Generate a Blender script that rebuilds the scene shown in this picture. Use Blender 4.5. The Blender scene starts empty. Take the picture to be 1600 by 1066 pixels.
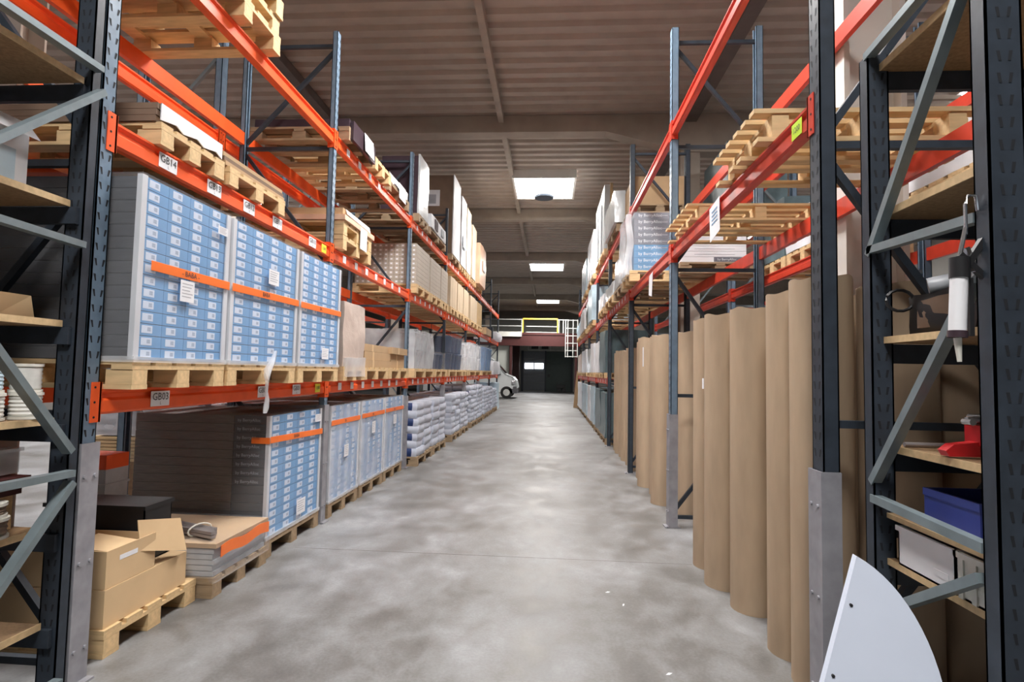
import bpy, math, random
from mathutils import Vector, Matrix, noise
random.seed(7)
scene = bpy.context.scene
COL = scene.collection

# ------------------------------------------------------------------ camera
PITCH, ROLL, YAW, CAM_H = .0553, .02, .0693, 1.5
cd = bpy.data.cameras.new('camera'); cd.sensor_width = 36; cd.lens = 870 / 1600 * 36
cd.clip_start = .05; cd.clip_end = 300
cam = bpy.data.objects.new('camera', cd); COL.objects.link(cam)
_yup = Matrix.Rotation(YAW, 3, 'Y') @ Matrix.Rotation(PITCH, 3, 'X') @ Matrix.Rotation(ROLL, 3, 'Z')
_m = (Matrix(((1, 0, 0), (0, 0, -1), (0, 1, 0))) @ _yup).to_4x4()
_m.translation = (0, 0, CAM_H)
cam.matrix_world = _m
scene.camera = cam

# ------------------------------------------------------------------ exposure, world, light
scene.view_settings.view_transform = 'Standard'
scene.view_settings.look = 'None'
scene.view_settings.exposure = -0.06
scene.view_settings.gamma = 1
scene.view_settings.use_curve_mapping = False
scene.cycles.max_bounces = 8
scene.cycles.diffuse_bounces = 5
scene.cycles.transparent_max_bounces = 16
scene.cycles.caustics_reflective = False
scene.cycles.caustics_refractive = False
scene.cycles.sample_clamp_indirect = 6
w = bpy.data.worlds.new('sky'); scene.world = w; w.use_nodes = True
w.node_tree.nodes['Background'].inputs[0].default_value = (.80, .90, 1, 1)
w.node_tree.nodes['Background'].inputs[1].default_value = .85
SKYLIGHT = 18.0          # daylight radiance of the skylight panes and of the added fill panes


def area(name, loc, sx, sy, power, rot=(0, 0, 0), color=(1, .97, .93)):
    l = bpy.data.lights.new(name, 'AREA'); l.shape = 'RECTANGLE'; l.size = sx; l.size_y = sy
    l.energy = power; l.color = color
    o = bpy.data.objects.new(name, l); o.location = loc; o.rotation_euler = rot; COL.objects.link(o)
    return o


# daylight through visible roof windows, plus fill lights added out of view
area('roof_window_light', (-.2, 5.4, 6.15), 1.4, 1.8, 320)  # added fill above the aisle, just out of view
area('roof_window_light', (-.2, -.6, 6.15), 1.4, 1.8, 330)  # added fill behind the camera, for the near goods
area('roof_window_light', (-.25, 13.8, 6.12), 1.4, 1.5, 260, color=(1, .94, .86))
area('roof_window_light', (-.25, 24.2, 6.12), 1.4, 1.5, 330, color=(1, .95, .9))
area('roof_window_light', (-.25, 36.1, 6.12), 1.4, 1.5, 620)
area('roof_window_light', (-9, 4.5, 6.2), 2.5, 3, 420)  # added ambient fill over the unseen hall on the orange side
area('roof_window_light', (-9, 14, 6.2), 2.5, 3, 300)  # second added fill on the orange side
area('roof_window_light', (8, 8, 6.2), 2.5, 3, 380)  # added ambient fill over the unseen hall on the red side
area('roof_window_light', (8, 18, 6.2), 2.5, 3, 300)  # second added fill on the red side

# ------------------------------------------------------------------ materials
def mat(name, col, rough=.6, metal=0, var=.12, scale=6, bump=0, stretch=(1, 1, 1), spec=.4):
    m = bpy.data.materials.new(name); m.use_nodes = True
    nt = m.node_tree; b = nt.nodes['Principled BSDF']
    b.inputs['Roughness'].default_value = rough; b.inputs['Metallic'].default_value = metal
    b.inputs['Specular IOR Level'].default_value = spec
    tc = nt.nodes.new('ShaderNodeTexCoord'); mp = nt.nodes.new('ShaderNodeMapping')
    mp.inputs['Scale'].default_value = stretch
    nt.links.new(tc.outputs['Object'], mp.inputs['Vector'])
    n = nt.nodes.new('ShaderNodeTexNoise'); n.inputs['Scale'].default_value = scale
    n.inputs['Detail'].default_value = 5
    nt.links.new(mp.outputs[0], n.inputs['Vector'])
    r = nt.nodes.new('ShaderNodeValToRGB')
    lo = [max(0, c * (1 - var)) for c in col]; hi = [min(1, c * (1 + var)) for c in col]
    r.color_ramp.elements[0].position = .3; r.color_ramp.elements[1].position = .7
    r.color_ramp.elements[0].color = (*lo, 1); r.color_ramp.elements[1].color = (*hi, 1)
    nt.links.new(n.outputs['Fac'], r.inputs['Fac'])
    nt.links.new(r.outputs['Color'], b.inputs['Base Color'])
    if bump:
        bp = nt.nodes.new('ShaderNodeBump'); bp.inputs['Strength'].default_value = bump
        bp.inputs['Distance'].default_value = .02
        nt.links.new(n.outputs['Fac'], bp.inputs['Height']); nt.links.new(bp.outputs[0], b.inputs['Normal'])
    return m


def film_mat(name, fac, col=(.9, .93, 1), rough=.25):
    m = mat(name, col, rough, var=.04, scale=9, bump=.5, spec=.5)
    nt = m.node_tree; b = nt.nodes['Principled BSDF']; out = nt.nodes['Material Output']
    t = nt.nodes.new('ShaderNodeBsdfTransparent'); mx = nt.nodes.new('ShaderNodeMixShader')
    n = nt.nodes.new('ShaderNodeTexNoise'); n.inputs['Scale'].default_value = 3
    mr = nt.nodes.new('ShaderNodeMapRange')
    mr.inputs['From Min'].default_value = .3; mr.inputs['From Max'].default_value = .7
    mr.inputs['To Min'].default_value = fac * .7; mr.inputs['To Max'].default_value = fac * 1.25
    tc = nt.nodes.new('ShaderNodeTexCoord')
    nt.links.new(tc.outputs['Object'], n.inputs['Vector'])
    nt.links.new(n.outputs['Fac'], mr.inputs['Value']); nt.links.new(mr.outputs[0], mx.inputs[0])
    nt.links.new(t.outputs[0], mx.inputs[1]); nt.links.new(b.outputs[0], mx.inputs[2])
    nt.links.new(mx.outputs[0], out.inputs['Surface'])
    return m


def emit_mat(name, col, s):
    m = bpy.data.materials.new(name); m.use_nodes = True
    b = m.node_tree.nodes['Principled BSDF']
    b.inputs['Base Color'].default_value = (*col, 1)
    b.inputs['Emission Color'].default_value = (*col, 1); b.inputs['Emission Strength'].default_value = s
    return m


M = dict(
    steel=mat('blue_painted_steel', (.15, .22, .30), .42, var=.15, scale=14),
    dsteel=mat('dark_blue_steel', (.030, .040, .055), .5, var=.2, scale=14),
    brace=mat('grey_blue_brace', (.20, .25, .27), .4, .3, var=.15, scale=10),
    slot=mat('slot_dark', (.012, .014, .018), .8),
    guard=mat('galvanised_guard', (.33, .33, .36), .5, .25, var=.15, scale=12),
    orange=mat('orange_beam_paint', (.90, .115, .022), .42, var=.08, scale=8),
    red=mat('red_beam_paint', (.60, .052, .026), .4, var=.12, scale=8),
    wood=mat('new_pallet_wood', (.70, .50, .27), .75, var=.16, scale=5, stretch=(1, 6, 6)),
    oldwood=mat('old_pallet_wood', (.36, .26, .16), .8, var=.2, scale=5, stretch=(1, 6, 6)),
    board=mat('chipboard_edge', (.62, .45, .25), .7, var=.12, scale=40),
    chip=mat('chipboard_face', (.30, .19, .10), .8, var=.2, scale=60),
    card=mat('cardboard', (.47, .32, .18), .8, var=.08, scale=4),
    lcard=mat('light_cardboard', (.66, .47, .27), .8, var=.07, scale=4),
    dcard=mat('dark_cardboard', (.20, .135, .095), .8, var=.1, scale=5),
    kraft=mat('kraft_roll', (.46, .345, .235), .75, var=.09, scale=3, stretch=(4, 4, .8)),
    kraftend=mat('kraft_roll_end', (.58, .46, .33), .9, var=.15, scale=20),
    cblue=mat('carton_blue_print', (.14, .34, .62), .5, var=.10, scale=4),
    cside=mat('carton_grey_side', (.135, .115, .10), .6, var=.22, scale=9, stretch=(1, 1, 12)),
    cdark=mat('carton_charcoal_print', (.06, .062, .07), .55, var=.2, scale=9, stretch=(1, 1, 10)),
    clabel=mat('carton_label', (.62, .71, .84), .5, var=.04),
    ccode=mat('carton_label_code', (.36, .44, .57), .5, var=.15, scale=60),
    corner=mat('corner_board', (.62, .64, .68), .5, var=.08),
    film=film_mat('stretch_film', .10),
    film2=film_mat('milky_stretch_film', .34),
    film3=film_mat('clear_wrinkled_film', .42, (.88, .9, .93)),
    sheet=mat('white_paper', (.82, .83, .86), .6, var=.03),
    ink=mat('printed_ink', (.05, .05, .06), .6),
    gink=mat('grey_ink', (.40, .41, .45), .6),
    wink=mat('white_ink', (.85, .88, .92), .5),
    yellow=mat('yellow_sticker', (.85, .78, .06), .5, var=.05),
    lime=mat('lime_sticker', (.60, .85, .05), .5, var=.05),
    tape=mat('orange_tape', (.95, .20, .035), .35, var=.06),
    greyprint=mat('grey_carton_print', (.17, .18, .215), .5, var=.06),
    blueprint=mat('blue_carton_print', (.10, .27, .48), .5, var=.06),
    white=mat('white_wrap', (.78, .80, .84), .35, var=.08, scale=5, bump=.4),
    warmwhite=mat('warm_white_wrap', (.80, .68, .52), .4, var=.08, scale=5, bump=.3),
    beige=mat('beige_wrap', (.56, .46, .40), .4, var=.08, scale=6, bump=.7),
    peach=mat('peach_wrap', (.80, .52, .36), .4, var=.1, scale=4, bump=.3),
    foil=mat('silver_foil', (.80, .84, .86), .22, .35, var=.06, scale=5, bump=.6),
    purple=mat('dark_plum_wrap', (.055, .035, .045), .3, var=.2),
    navy=mat('navy_plastic', (.03, .055, .12), .28, var=.2, scale=6),
    blue=mat('mid_blue_plastic', (.16, .27, .45), .35, var=.15, scale=6),
    lblue=mat('pale_blue_wrap', (.50, .64, .73), .35, var=.15, scale=5, bump=.4),
    teal=mat('dark_teal_wrap', (.11, .16, .175), .35, var=.25, scale=5, bump=.4),
    bag=mat('white_bag', (.55, .59, .69), .45, var=.1, scale=8, bump=.5),
    bagblue=mat('navy_bag_print', (.025, .05, .16), .45),
    bucket=mat('grey_bucket', (.42, .44, .47), .4, var=.2, scale=6),
    cream=mat('cream_plastic', (.74, .73, .66), .45, var=.06),
    cable=mat('brown_cable', (.17, .12, .085), .6, var=.25, scale=30),
    wcable=mat('white_cable', (.70, .70, .66), .5, var=.08, scale=30),
    black=mat('black_plastic', (.018, .018, .02), .45),
    redp=mat('red_plastic', (.62, .02, .025), .35),
    blueb=mat('blue_plastic_box', (.045, .075, .36), .45),
    green=mat('green_print', (.12, .42, .04), .5),
    chrome=mat('bright_metal', (.6, .6, .62), .25, 1),
    alu=mat('dull_metal_strip', (.36, .33, .33), .4, .6),
    board_w=mat('white_laminate', (.62, .68, .80), .35, var=.03, scale=3),
    conc_w=mat('white_painted_concrete', (.72, .70, .66), .7, var=.05, scale=3),
    roof=mat('roof_deck', (.40, .345, .295), .6, .0, var=.08, scale=3, bump=.2),
    rbeam=mat('roof_beam_paint', (.36, .31, .26), .65, var=.1, scale=3),
    gutter=mat('dark_roof_channel', (.13, .11, .10), .8, var=.1),
    wall=mat('hall_wall', (.26, .25, .23), .8, var=.1, scale=1),
    wallgreen=mat('grey_green_wall', (.40, .41, .375), .8, var=.08, scale=1),
    doorg=mat('grey_door', (.17, .19, .21), .5, var=.08),
    doord=mat('dark_green_door', (.055, .085, .08), .5, var=.1),
    rail=mat('pale_rail', (.62, .63, .60), .45, .2),
    yrail=mat('yellow_rail', (.85, .50, .05), .45),
    maroon=mat('maroon_steel', (.055, .014, .013), .5),
    vanw=mat('van_white', (.80, .84, .84), .25, var=.02, spec=.6),
    glass=mat('dark_glass', (.02, .025, .03), .08, spec=.8),
    tyre=mat('tyre_rubber', (.02, .02, .02), .8),
    plast=mat('grey_bumper', (.10, .10, .11), .6),
    sky=emit_mat('skylight_daylight', (1, .98, 1), SKYLIGHT),
    win=emit_mat('door_window_daylight', (.93, .95, 1), 7),
)
# floor: worn power-floated concrete
m = bpy.data.materials.new('worn_concrete'); m.use_nodes = True; nt = m.node_tree; b = nt.nodes['Principled BSDF']
tc = nt.nodes.new('ShaderNodeTexCoord')
def _n(scale, detail, rough, st, dist=0):
    mp = nt.nodes.new('ShaderNodeMapping'); mp.inputs['Scale'].default_value = st
    n = nt.nodes.new('ShaderNodeTexNoise'); n.inputs['Scale'].default_value = scale
    n.inputs['Detail'].default_value = detail; n.inputs['Roughness'].default_value = rough
    n.inputs['Distortion'].default_value = dist
    nt.links.new(tc.outputs['Object'], mp.inputs[0]); nt.links.new(mp.outputs[0], n.inputs['Vector']); return n
n1 = _n(.9, 5, .55, (1, .7, 1), .4); n2 = _n(3.6, 7, .62, (1, .75, 1), .3); n3 = _n(60, 3, .6, (1, 1, 1))
a1 = nt.nodes.new('ShaderNodeMix'); a1.inputs[0].default_value = .45
nt.links.new(n1.outputs['Fac'], a1.inputs[2]); nt.links.new(n2.outputs['Fac'], a1.inputs[3])
a2 = nt.nodes.new('ShaderNodeMix'); a2.inputs[0].default_value = .10
nt.links.new(a1.outputs[0], a2.inputs[2]); nt.links.new(n3.outputs['Fac'], a2.inputs[3])
cr = nt.nodes.new('ShaderNodeValToRGB')
e = cr.color_ramp.elements
e[0].position = .33; e[0].color = (.085, .080, .074, 1); e[1].position = .68; e[1].color = (.40, .415, .43, 1)
k = e.new(.45); k.color = (.165, .161, .155, 1); k = e.new(.55); k.color = (.255, .258, .262, 1)
nt.links.new(a2.outputs[0], cr.inputs[0]); nt.links.new(cr.outputs[0], b.inputs['Base Color'])
rr = nt.nodes.new('ShaderNodeMapRange'); rr.inputs['From Min'].default_value = .35; rr.inputs['From Max'].default_value = .65
rr.inputs['To Min'].default_value = .38; rr.inputs['To Max'].default_value = .58
nt.links.new(n2.outputs['Fac'], rr.inputs[0]); nt.links.new(rr.outputs[0], b.inputs['Roughness'])
bp = nt.nodes.new('ShaderNodeBump'); bp.inputs['Strength'].default_value = .08; bp.inputs['Distance'].default_value = .01
nt.links.new(n3.outputs['Fac'], bp.inputs['Height']); nt.links.new(bp.outputs[0], b.inputs['Normal'])
M['floor'] = m

# ------------------------------------------------------------------ mesh helpers
_text_cache = {}
def text_geo(s):
    if s not in _text_cache:
        c = bpy.data.curves.new('t', 'FONT'); c.body = s; c.align_x = 'CENTER'; c.align_y = 'CENTER'; c.resolution_u = 2
        o = bpy.data.objects.new('t', c); COL.objects.link(o)
        dg = bpy.context.evaluated_depsgraph_get(); me = o.evaluated_get(dg).to_mesh()
        _text_cache[s] = ([(v.co.x, v.co.y) for v in me.vertices], [tuple(p.vertices) for p in me.polygons])
        o.evaluated_get(dg).to_mesh_clear(); bpy.data.objects.remove(o); bpy.data.curves.remove(c)
    return _text_cache[s]


class MB:
    def __init__(s): s.v = []; s.f = []; s.m = []; s.sm = False
    def add(s, vs, fs, mi=0):
        k = len(s.v); s.v += [tuple(v) for v in vs]
        for f in fs: s.f.append(tuple(i + k for i in f)); s.m.append(mi)
        return s
    def box(s, x0, x1, y0, y1, z0, z1, mi=0):
        x0, x1 = min(x0, x1), max(x0, x1); y0, y1 = min(y0, y1), max(y0, y1); z0, z1 = min(z0, z1), max(z0, z1)
        return s.add([(x0, y0, z0), (x1, y0, z0), (x1, y1, z0), (x0, y1, z0), (x0, y0, z1), (x1, y0, z1), (x1, y1, z1), (x0, y1, z1)],
                     [(3, 2, 1, 0), (4, 5, 6, 7), (0, 1, 5, 4), (1, 2, 6, 5), (2, 3, 7, 6), (3, 0, 4, 7)], mi)
    def bar(s, p, q, a, b2=None, mi=0, up=(0, 0, 1)):
        p, q = Vector(p), Vector(q); d = (q - p).normalized(); u = Vector(up)
        if abs(d.dot(u)) > .98: u = Vector((1, 0, 0))
        x = d.cross(u).normalized(); z = x.cross(d); b2 = b2 or a
        vs = [c + x * i * a / 2 + z * j * b2 / 2 for c in (p, q) for i, j in ((-1, -1), (1, -1), (1, 1), (-1, 1))]
        return s.add(vs, [(0, 1, 2, 3), (7, 6, 5, 4), (0, 4, 5, 1), (1, 5, 6, 2), (2, 6, 7, 3), (3, 7, 4, 0)], mi)
    def tube(s, pts, r, seg=8, mi=0, cap=True):
        pts = [Vector(p) for p in pts]; rs = r if isinstance(r, (list, tuple)) else [r] * len(pts); vs = []; fs = []
        for i, p in enumerate(pts):
            d = (pts[min(i + 1, len(pts) - 1)] - pts[max(i - 1, 0)]).normalized()
            u = Vector((0, 0, 1)) if abs(d.z) < .95 else Vector((1, 0, 0))
            x = d.cross(u).normalized(); z = x.cross(d)
            vs += [p + (x * math.cos(t) + z * math.sin(t)) * rs[i] for t in (2 * math.pi * j / seg for j in range(seg))]
        for i in range(len(pts) - 1):
            for j in range(seg):
                a, b2 = i * seg + j, i * seg + (j + 1) % seg
                fs.append((a, b2, b2 + seg, a + seg))
        if cap:
            fs.append(tuple(range(seg - 1, -1, -1))); k = (len(pts) - 1) * seg; fs.append(tuple(range(k, k + seg)))
        s.sm = True
        return s.add(vs, fs, mi)
    def lathe(s, c, prof, seg=16, mi=0):
        vs = []; fs = []
        for r, z in prof:
            vs += [(c[0] + r * math.cos(2 * math.pi * j / seg), c[1] + r * math.sin(2 * math.pi * j / seg), c[2] + z) for j in range(seg)]
        for i in range(len(prof) - 1):
            for j in range(seg):
                a, b2 = i * seg + j, i * seg + (j + 1) % seg
                fs.append((a, b2, b2 + seg, a + seg))
        fs.append(tuple(range(seg - 1, -1, -1))); k = (len(prof) - 1) * seg; fs.append(tuple(range(k, k + seg)))
        s.sm = True
        return s.add(vs, fs, mi)
    def prism(s, poly, plane, a, b2, mi=0):
        """poly of 2D points; plane 'xz' extruded along y, 'yz' along x, 'xy' along z."""
        def pt(p, t): return {'xz': (p[0], t, p[1]), 'yz': (t, p[0], p[1]), 'xy': (p[0], p[1], t)}[plane]
        n = len(poly); vs = [pt(p, a) for p in poly] + [pt(p, b2) for p in poly]
        fs = [tuple(range(n)), tuple(range(2 * n - 1, n - 1, -1))] + [(i, i + n, (i + 1) % n + n, (i + 1) % n) for i in range(n)]
        return s.add(vs, fs, mi)
    def lump(s, x0, x1, y0, y1, z0, z1, amp=.02, n=(6, 6, 6), seed=0, mi=0, rnd=.0, fr=3.5):
        """a box of cloth or film: gridded faces pushed about by noise, corners rounded by rnd"""
        idx = {}; vs = []; fs = []
        c = Vector(((x0 + x1) / 2, (y0 + y1) / 2, (z0 + z1) / 2)); h = Vector(((x1 - x0) / 2, (y1 - y0) / 2, (z1 - z0) / 2))
        off = Vector((seed * 3.7, seed * 1.3, seed * 2.1))
        def vert(i, j, k):
            key = (i, j, k)
            if key not in idx:
                p = Vector((2 * i / n[0] - 1, 2 * j / n[1] - 1, 2 * k / n[2] - 1))
                if rnd: p = p.lerp(p.normalized() * max(abs(p.x), abs(p.y), abs(p.z)) * 1.25, rnd)
                q = c + Vector((p.x * h.x, p.y * h.y, p.z * h.z))
                nz = noise.noise_vector(q * fr + off)
                q = q + nz * amp
                if k == 0: q.z = z0
                idx[key] = len(vs); vs.append(q)
            return idx[key]
        nx, ny, nz_ = n
        for i in range(nx):
            for j in range(ny):
                fs.append((vert(i, j, 0), vert(i, j + 1, 0), vert(i + 1, j + 1, 0), vert(i + 1, j, 0)))
                fs.append((vert(i, j, nz_), vert(i + 1, j, nz_), vert(i + 1, j + 1, nz_), vert(i, j + 1, nz_)))
        for i in range(nx):
            for k in range(nz_):
                fs.append((vert(i, 0, k), vert(i + 1, 0, k), vert(i + 1, 0, k + 1), vert(i, 0, k + 1)))
                fs.append((vert(i, ny, k), vert(i, ny, k + 1), vert(i + 1, ny, k + 1), vert(i + 1, ny, k)))
        for j in range(ny):
            for k in range(nz_):
                fs.append((vert(0, j, k), vert(0, j, k + 1), vert(0, j + 1, k + 1), vert(0, j + 1, k)))
                fs.append((vert(nx, j, k), vert(nx, j + 1, k), vert(nx, j + 1, k + 1), vert(nx, j, k + 1)))
        s.sm = True
        return s.add(vs, fs, mi)
    def text(s, t, size, o, u, v, mi=0):
        vs, fs = text_geo(t); o, u, v = Vector(o), Vector(u), Vector(v)
        return s.add([o + u * x * size + v * y * size for x, y in vs], fs, mi)
    def quad(s, a, b2, c, d, mi=0): return s.add([a, b2, c, d], [(0, 1, 2, 3)], mi)
    def mesh(s, name, mats, org=(0, 0, 0)):
        me = bpy.data.meshes.new(name)
        me.from_pydata([(v[0] - org[0], v[1] - org[1], v[2] - org[2]) for v in s.v], [], s.f)
        for q in mats: me.materials.append(M[q])
        me.polygons.foreach_set('material_index', s.m)
        if s.sm:
            me.polygons.foreach_set('use_smooth', [True] * len(s.f))
            me.set_sharp_from_angle(angle=math.radians(42))
        me.update(); return me


def wloc(o):
    v = Vector(o.location)
    while o.parent: o = o.parent; v = v + Vector(o.location)
    return v


def link(name, me, parent=None, loc=(0, 0, 0)):
    o = bpy.data.objects.new(name, me); COL.objects.link(o); o.location = loc
    if parent: o.parent = parent
    return o


def part(name, mb, mats, parent, label=None):
    """world-space geometry as a child of parent"""
    if isinstance(mats, str): mats = [mats]
    o = link(name, mb.mesh(name, mats, wloc(parent)), parent)
    if label: o['label'] = label
    return o


def tag(o, label, cat, group=None, kind=None):
    o['label'] = label; o['category'] = cat
    if group: o['group'] = group
    if kind: o['kind'] = kind
    return o


def thing(name, loc, label, cat, group=None):
    o = bpy.data.objects.new(name, None); o.empty_display_size = .1; COL.objects.link(o); o.location = loc
    return tag(o, label, cat, group)


def solid(name, mb, mats, org, label, cat, group=None):
    if isinstance(mats, str): mats = [mats]
    return tag(link(name, mb.mesh(name, mats, org), None, org), label, cat, group)


def struct(name, mb, mats, parent=None):
    if isinstance(mats, str): mats = [mats]
    o = link(name, mb.mesh(name, mats), parent)
    if not parent: o['kind'] = 'structure'
    return o


# ------------------------------------------------------------------ the hall
struct('floor', MB().box(-15, 13, -9, 46, -.2, 0), 'floor')
b = MB()
for y in (-1.7, 4.3, 10.3, 16.3, 22.3): b.box(-2.1, 1.15, y + .3, y + .304, 0, .0006)
struct('floor_joint', b, 'gutter')
ZR = 6.3
prof = []; y = -9
while y < 46:
    prof += [(y, ZR), (y + .13, ZR), (y + .17, ZR + .06), (y + .26, ZR + .06)]; y += .30
vs = []; fs = []
for x in (-15, 13): vs += [(x, p[0], p[1]) for p in prof]
n = len(prof); fs = [(i, i + 1, i + 1 + n, i + n) for i in range(n - 1)]
struct('ceiling', MB().add(vs, fs), 'roof')
PORT = (-1.7, 4.3, 10.3, 16.3, 22.3, 28.3, 34.3, 40.3)
for i, y in enumerate(PORT):
    b = MB()
    b.prism([(-15, ZR), (13, ZR), (13, 5.6), (2.45, 5.58), (.95, 5.98), (-15, 5.98)], 'xz', y - .14, y + .14)
    struct('ceiling_beam', b, 'rbeam')
for x in (-4.25, 2.5):
    struct('ceiling_channel', MB().box(x - .10, x + .10, -9, 45, 6.14, ZR - .005), 'gutter')
b = MB()
for i in range(len(PORT) - 1): b.box(-1.04, -.94, PORT[i] + .14, PORT[i + 1] - .14, ZR - .14, ZR)
struct('ceiling_purlin', b, 'rbeam')
for y in PORT:
    for x in (-4.6, 2.5):
        if (x, y) == (2.5, 4.3): continue
        b = MB().box(x - .17, x + .17, y - .12, y - .10, 0, 5.6).box(x - .17, x + .17, y + .10, y + .12, 0, 5.6).box(x - .01, x + .01, y - .1, y + .1, 0, 5.6)
        struct('column', b, 'rbeam')
b = MB().box(2.13, 2.17, 4.15, 4.45, 0, 5.7).box(2.53, 2.57, 4.15, 4.45, 0, 5.7).box(2.17, 2.53, 4.24, 4.36, 0, 5.7)
struct('column', b, 'conc_w')
for i, (y0, y1) in enumerate(((-1.4, .3), (4.6, 6.3), (12.95, 14.6), (23.4, 25.1), (35.2, 37))):  # first two are unseen glowing panes added to light the near aisle
    fr = MB()
    fr.box(-.98, -.93, y0, y1, ZR - .2, ZR).box(.50, .55, y0, y1, ZR - .2, ZR).box(-.93, .5, y0, y0 + .05, ZR - .2, ZR).box(-.93, .5, y1 - .05, y1, ZR - .2, ZR)
    o = struct('window_%d' % (i + 1), fr, 'conc_w')
    struct('window_pane', MB().box(-.93, .5, y0 + .05, y1 - .05, ZR - .10, ZR - .06), 'sky', o)
    if i > 1: struct('window_bar', MB().box(-.93, .5, y1 - .42, y1 - .36, ZR - .16, ZR - .11), 'conc_w', o)
for i, (x, y) in enumerate(((-9, 4.5), (-9, 14), (8, 8), (8, 18))):  # unseen glowing panes added over the side halls for ambient light
    o = struct('window_%d' % (i + 6), MB().box(x - 1.3, x + 1.3, y - 1.55, y + 1.55, ZR - .03, ZR), 'conc_w')
    struct('window_pane', MB().box(x - 1.25, x + 1.25, y - 1.5, y + 1.5, ZR - .06, ZR - .035), 'sky', o)
o = solid('ceiling_lamp', MB().lathe((-.22, 13.75, 5.86), [(.24, 0), (.25, .04), (.14, .10), (.05, .14), (.02, .30)]), 'dsteel', (-.22, 13.75, 5.86),
          'dark round lamp hanging in the bright skylight over the aisle', 'lamp')
struct('wall_left', MB().box(-15.2, -15, -9, 46, 0, ZR + .3), 'wall')
struct('wall_right', MB().box(13, 13.2, -9, 46, 0, ZR + .3), 'wall')
struct('wall_back', MB().box(-15, -2, -9.2, -9, 0, ZR + .3).box(2, 13, -9.2, -9, 0, ZR + .3).box(-2, 2, -9.2, -9, 3.4, ZR + .3), 'wall')
struct('wall_front', MB().box(-15, 13, 44.2, 44.4, 0, ZR + .3), 'wallgreen')
# far doors
YW = 44.2
b = MB()
for k in range(5): b.box(-2.1, -.42, YW - .09, YW - .02, .08 + k * .62, .08 + k * .62 + .60)
o = struct('door_1', b, 'doorg')
struct('door_window', MB().box(-2.0, -1.32, YW - .12, YW - .09, 1.78, 2.22), 'win', o)
struct('door_window', MB().box(-1.22, -.54, YW - .12, YW - .09, 1.78, 2.22), 'win', o)
o = struct('door_2', MB().box(-.32, 1.62, YW - .1, YW - .02, 0, 3.15), 'doord')
struct('door_handle', MB().box(-.2, 0, YW - .16, YW - .1, 1.15, 1.35), 'black', o)
struct('door_frame', MB().box(-.42, -.32, YW - .14, YW, 0, 3.2).box(1.62, 1.8, YW - .14, YW, 0, 3.2).box(-2.3, -2.1, YW - .14, YW, 0, 3.2), 'dsteel', o)
struct('trim_1', MB().box(-2.9, -2.4, 43.2, 43.6, 0, 3.9), 'maroon')

# ------------------------------------------------------------------ mezzanine platform
mz = thing('mezzanine_platform', (-1, 38, 3.9), 'steel mezzanine platform with railing across the far end of the hall', 'platform')
part('deck', MB().box(-9, 1.9, 38, 44, 4.05, 4.2), 'maroon', mz)
part('edge_panel', MB().box(-9, -1.98, 37.9, 38, 3.92, 4.25), 'cream', mz, 'beige panel along the platform edge')
part('edge_beam', MB().box(-9, 1.9, 38.05, 38.3, 3.3, 4.05), 'maroon', mz, 'dark maroon steel beam under the deck')
b = MB()
for z in (4.65, 5.1): b.bar((-9, 38, z), (-1.98, 38, z), .05)
for x in (-8, -6.5, -5, -3.6, -1.98): b.bar((x, 38, 4.2), (x, 38, 5.15), .05)
part('railing', b, 'rail', mz)
b = MB().bar((-1.9, 38, 5.15), (.45, 38, 5.15), .09).bar((-1.9, 38, 4.2), (-1.9, 38, 5.15), .06).bar((.45, 38, 4.2), (.45, 38, 5.15), .06)
part('railing', b, 'yrail', mz, 'yellow railing section')
b = MB().bar((-1.7, 38.2, 4.65), (.45, 38.2, 4.65), .04).bar((-1.7, 38.2, 4.25), (.45, 38.2, 4.25), .04)
for x in (.55, .85): b.bar((x, 38, 4.2), (x, 38, 5.1), .05)
b.bar((.45, 38, 5.1), (.95, 38, 5.1), .05)
part('railing', b, 'rail', mz)
b = MB()
for x in (1.0, 1.15, 1.5, 1.8): b.bar((x, 37.6, 2.55), (x, 37.6, 5.1), .05)
for z in (2.6, 3.0, 3.5, 4.0, 4.5, 5.05): b.bar((1.0, 37.6, z), (1.8, 37.6, z), .045)
part('ladder_cage', b, 'rail', mz)
b = MB()
for x in (-1.75, -.9, .0, .95): b.bar((x, 43.9, 3.2), (x, 43.9, 4.3), .06)
for z in (3.25, 4.3): b.bar((-1.75, 43.9, z), (1.4, 43.9, z), .06)
part('window_grid', b, 'rail', mz)
b = MB()
for x in (-1.5, -.7): b.box(x, x + .55, 44.0, 44.15, 3.35, 4.15)
part('hatch', b, 'black', mz)
part('wall_panel', MB().box(-9, -2.85, 38.32, 38.4, 0, 3.3), 'wallgreen', mz)
b = MB().box(.15, 1.3, 44.0, 44.18, 3.35, 4.2)
part('wall_panel', b, 'wallgreen', mz)
for x in (-8.6, -2.7, 1.75):
    part('post', MB().box(x - .09, x + .09, 38.1, 38.28, 0, 4.05), 'maroon', mz)
b = MB().box(.55, 1.2, 43.3, 43.8, .32, .55).bar((.55, 43.5, 0), (.55, 43.5, .7), .06).bar((.7, 43.5, .6), (1.35, 43.5, .85), .05)
b.tube([(.7, 43.3, .16), (.7, 43.8, .16)], .16, 10).tube([(1.1, 43.3, .16), (1.1, 43.8, .16)], .16, 10)
solid('hand_truck', b, 'black', (.9, 43.5, 0), 'small black hand truck parked against the dark green far door', 'hand truck')

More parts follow.
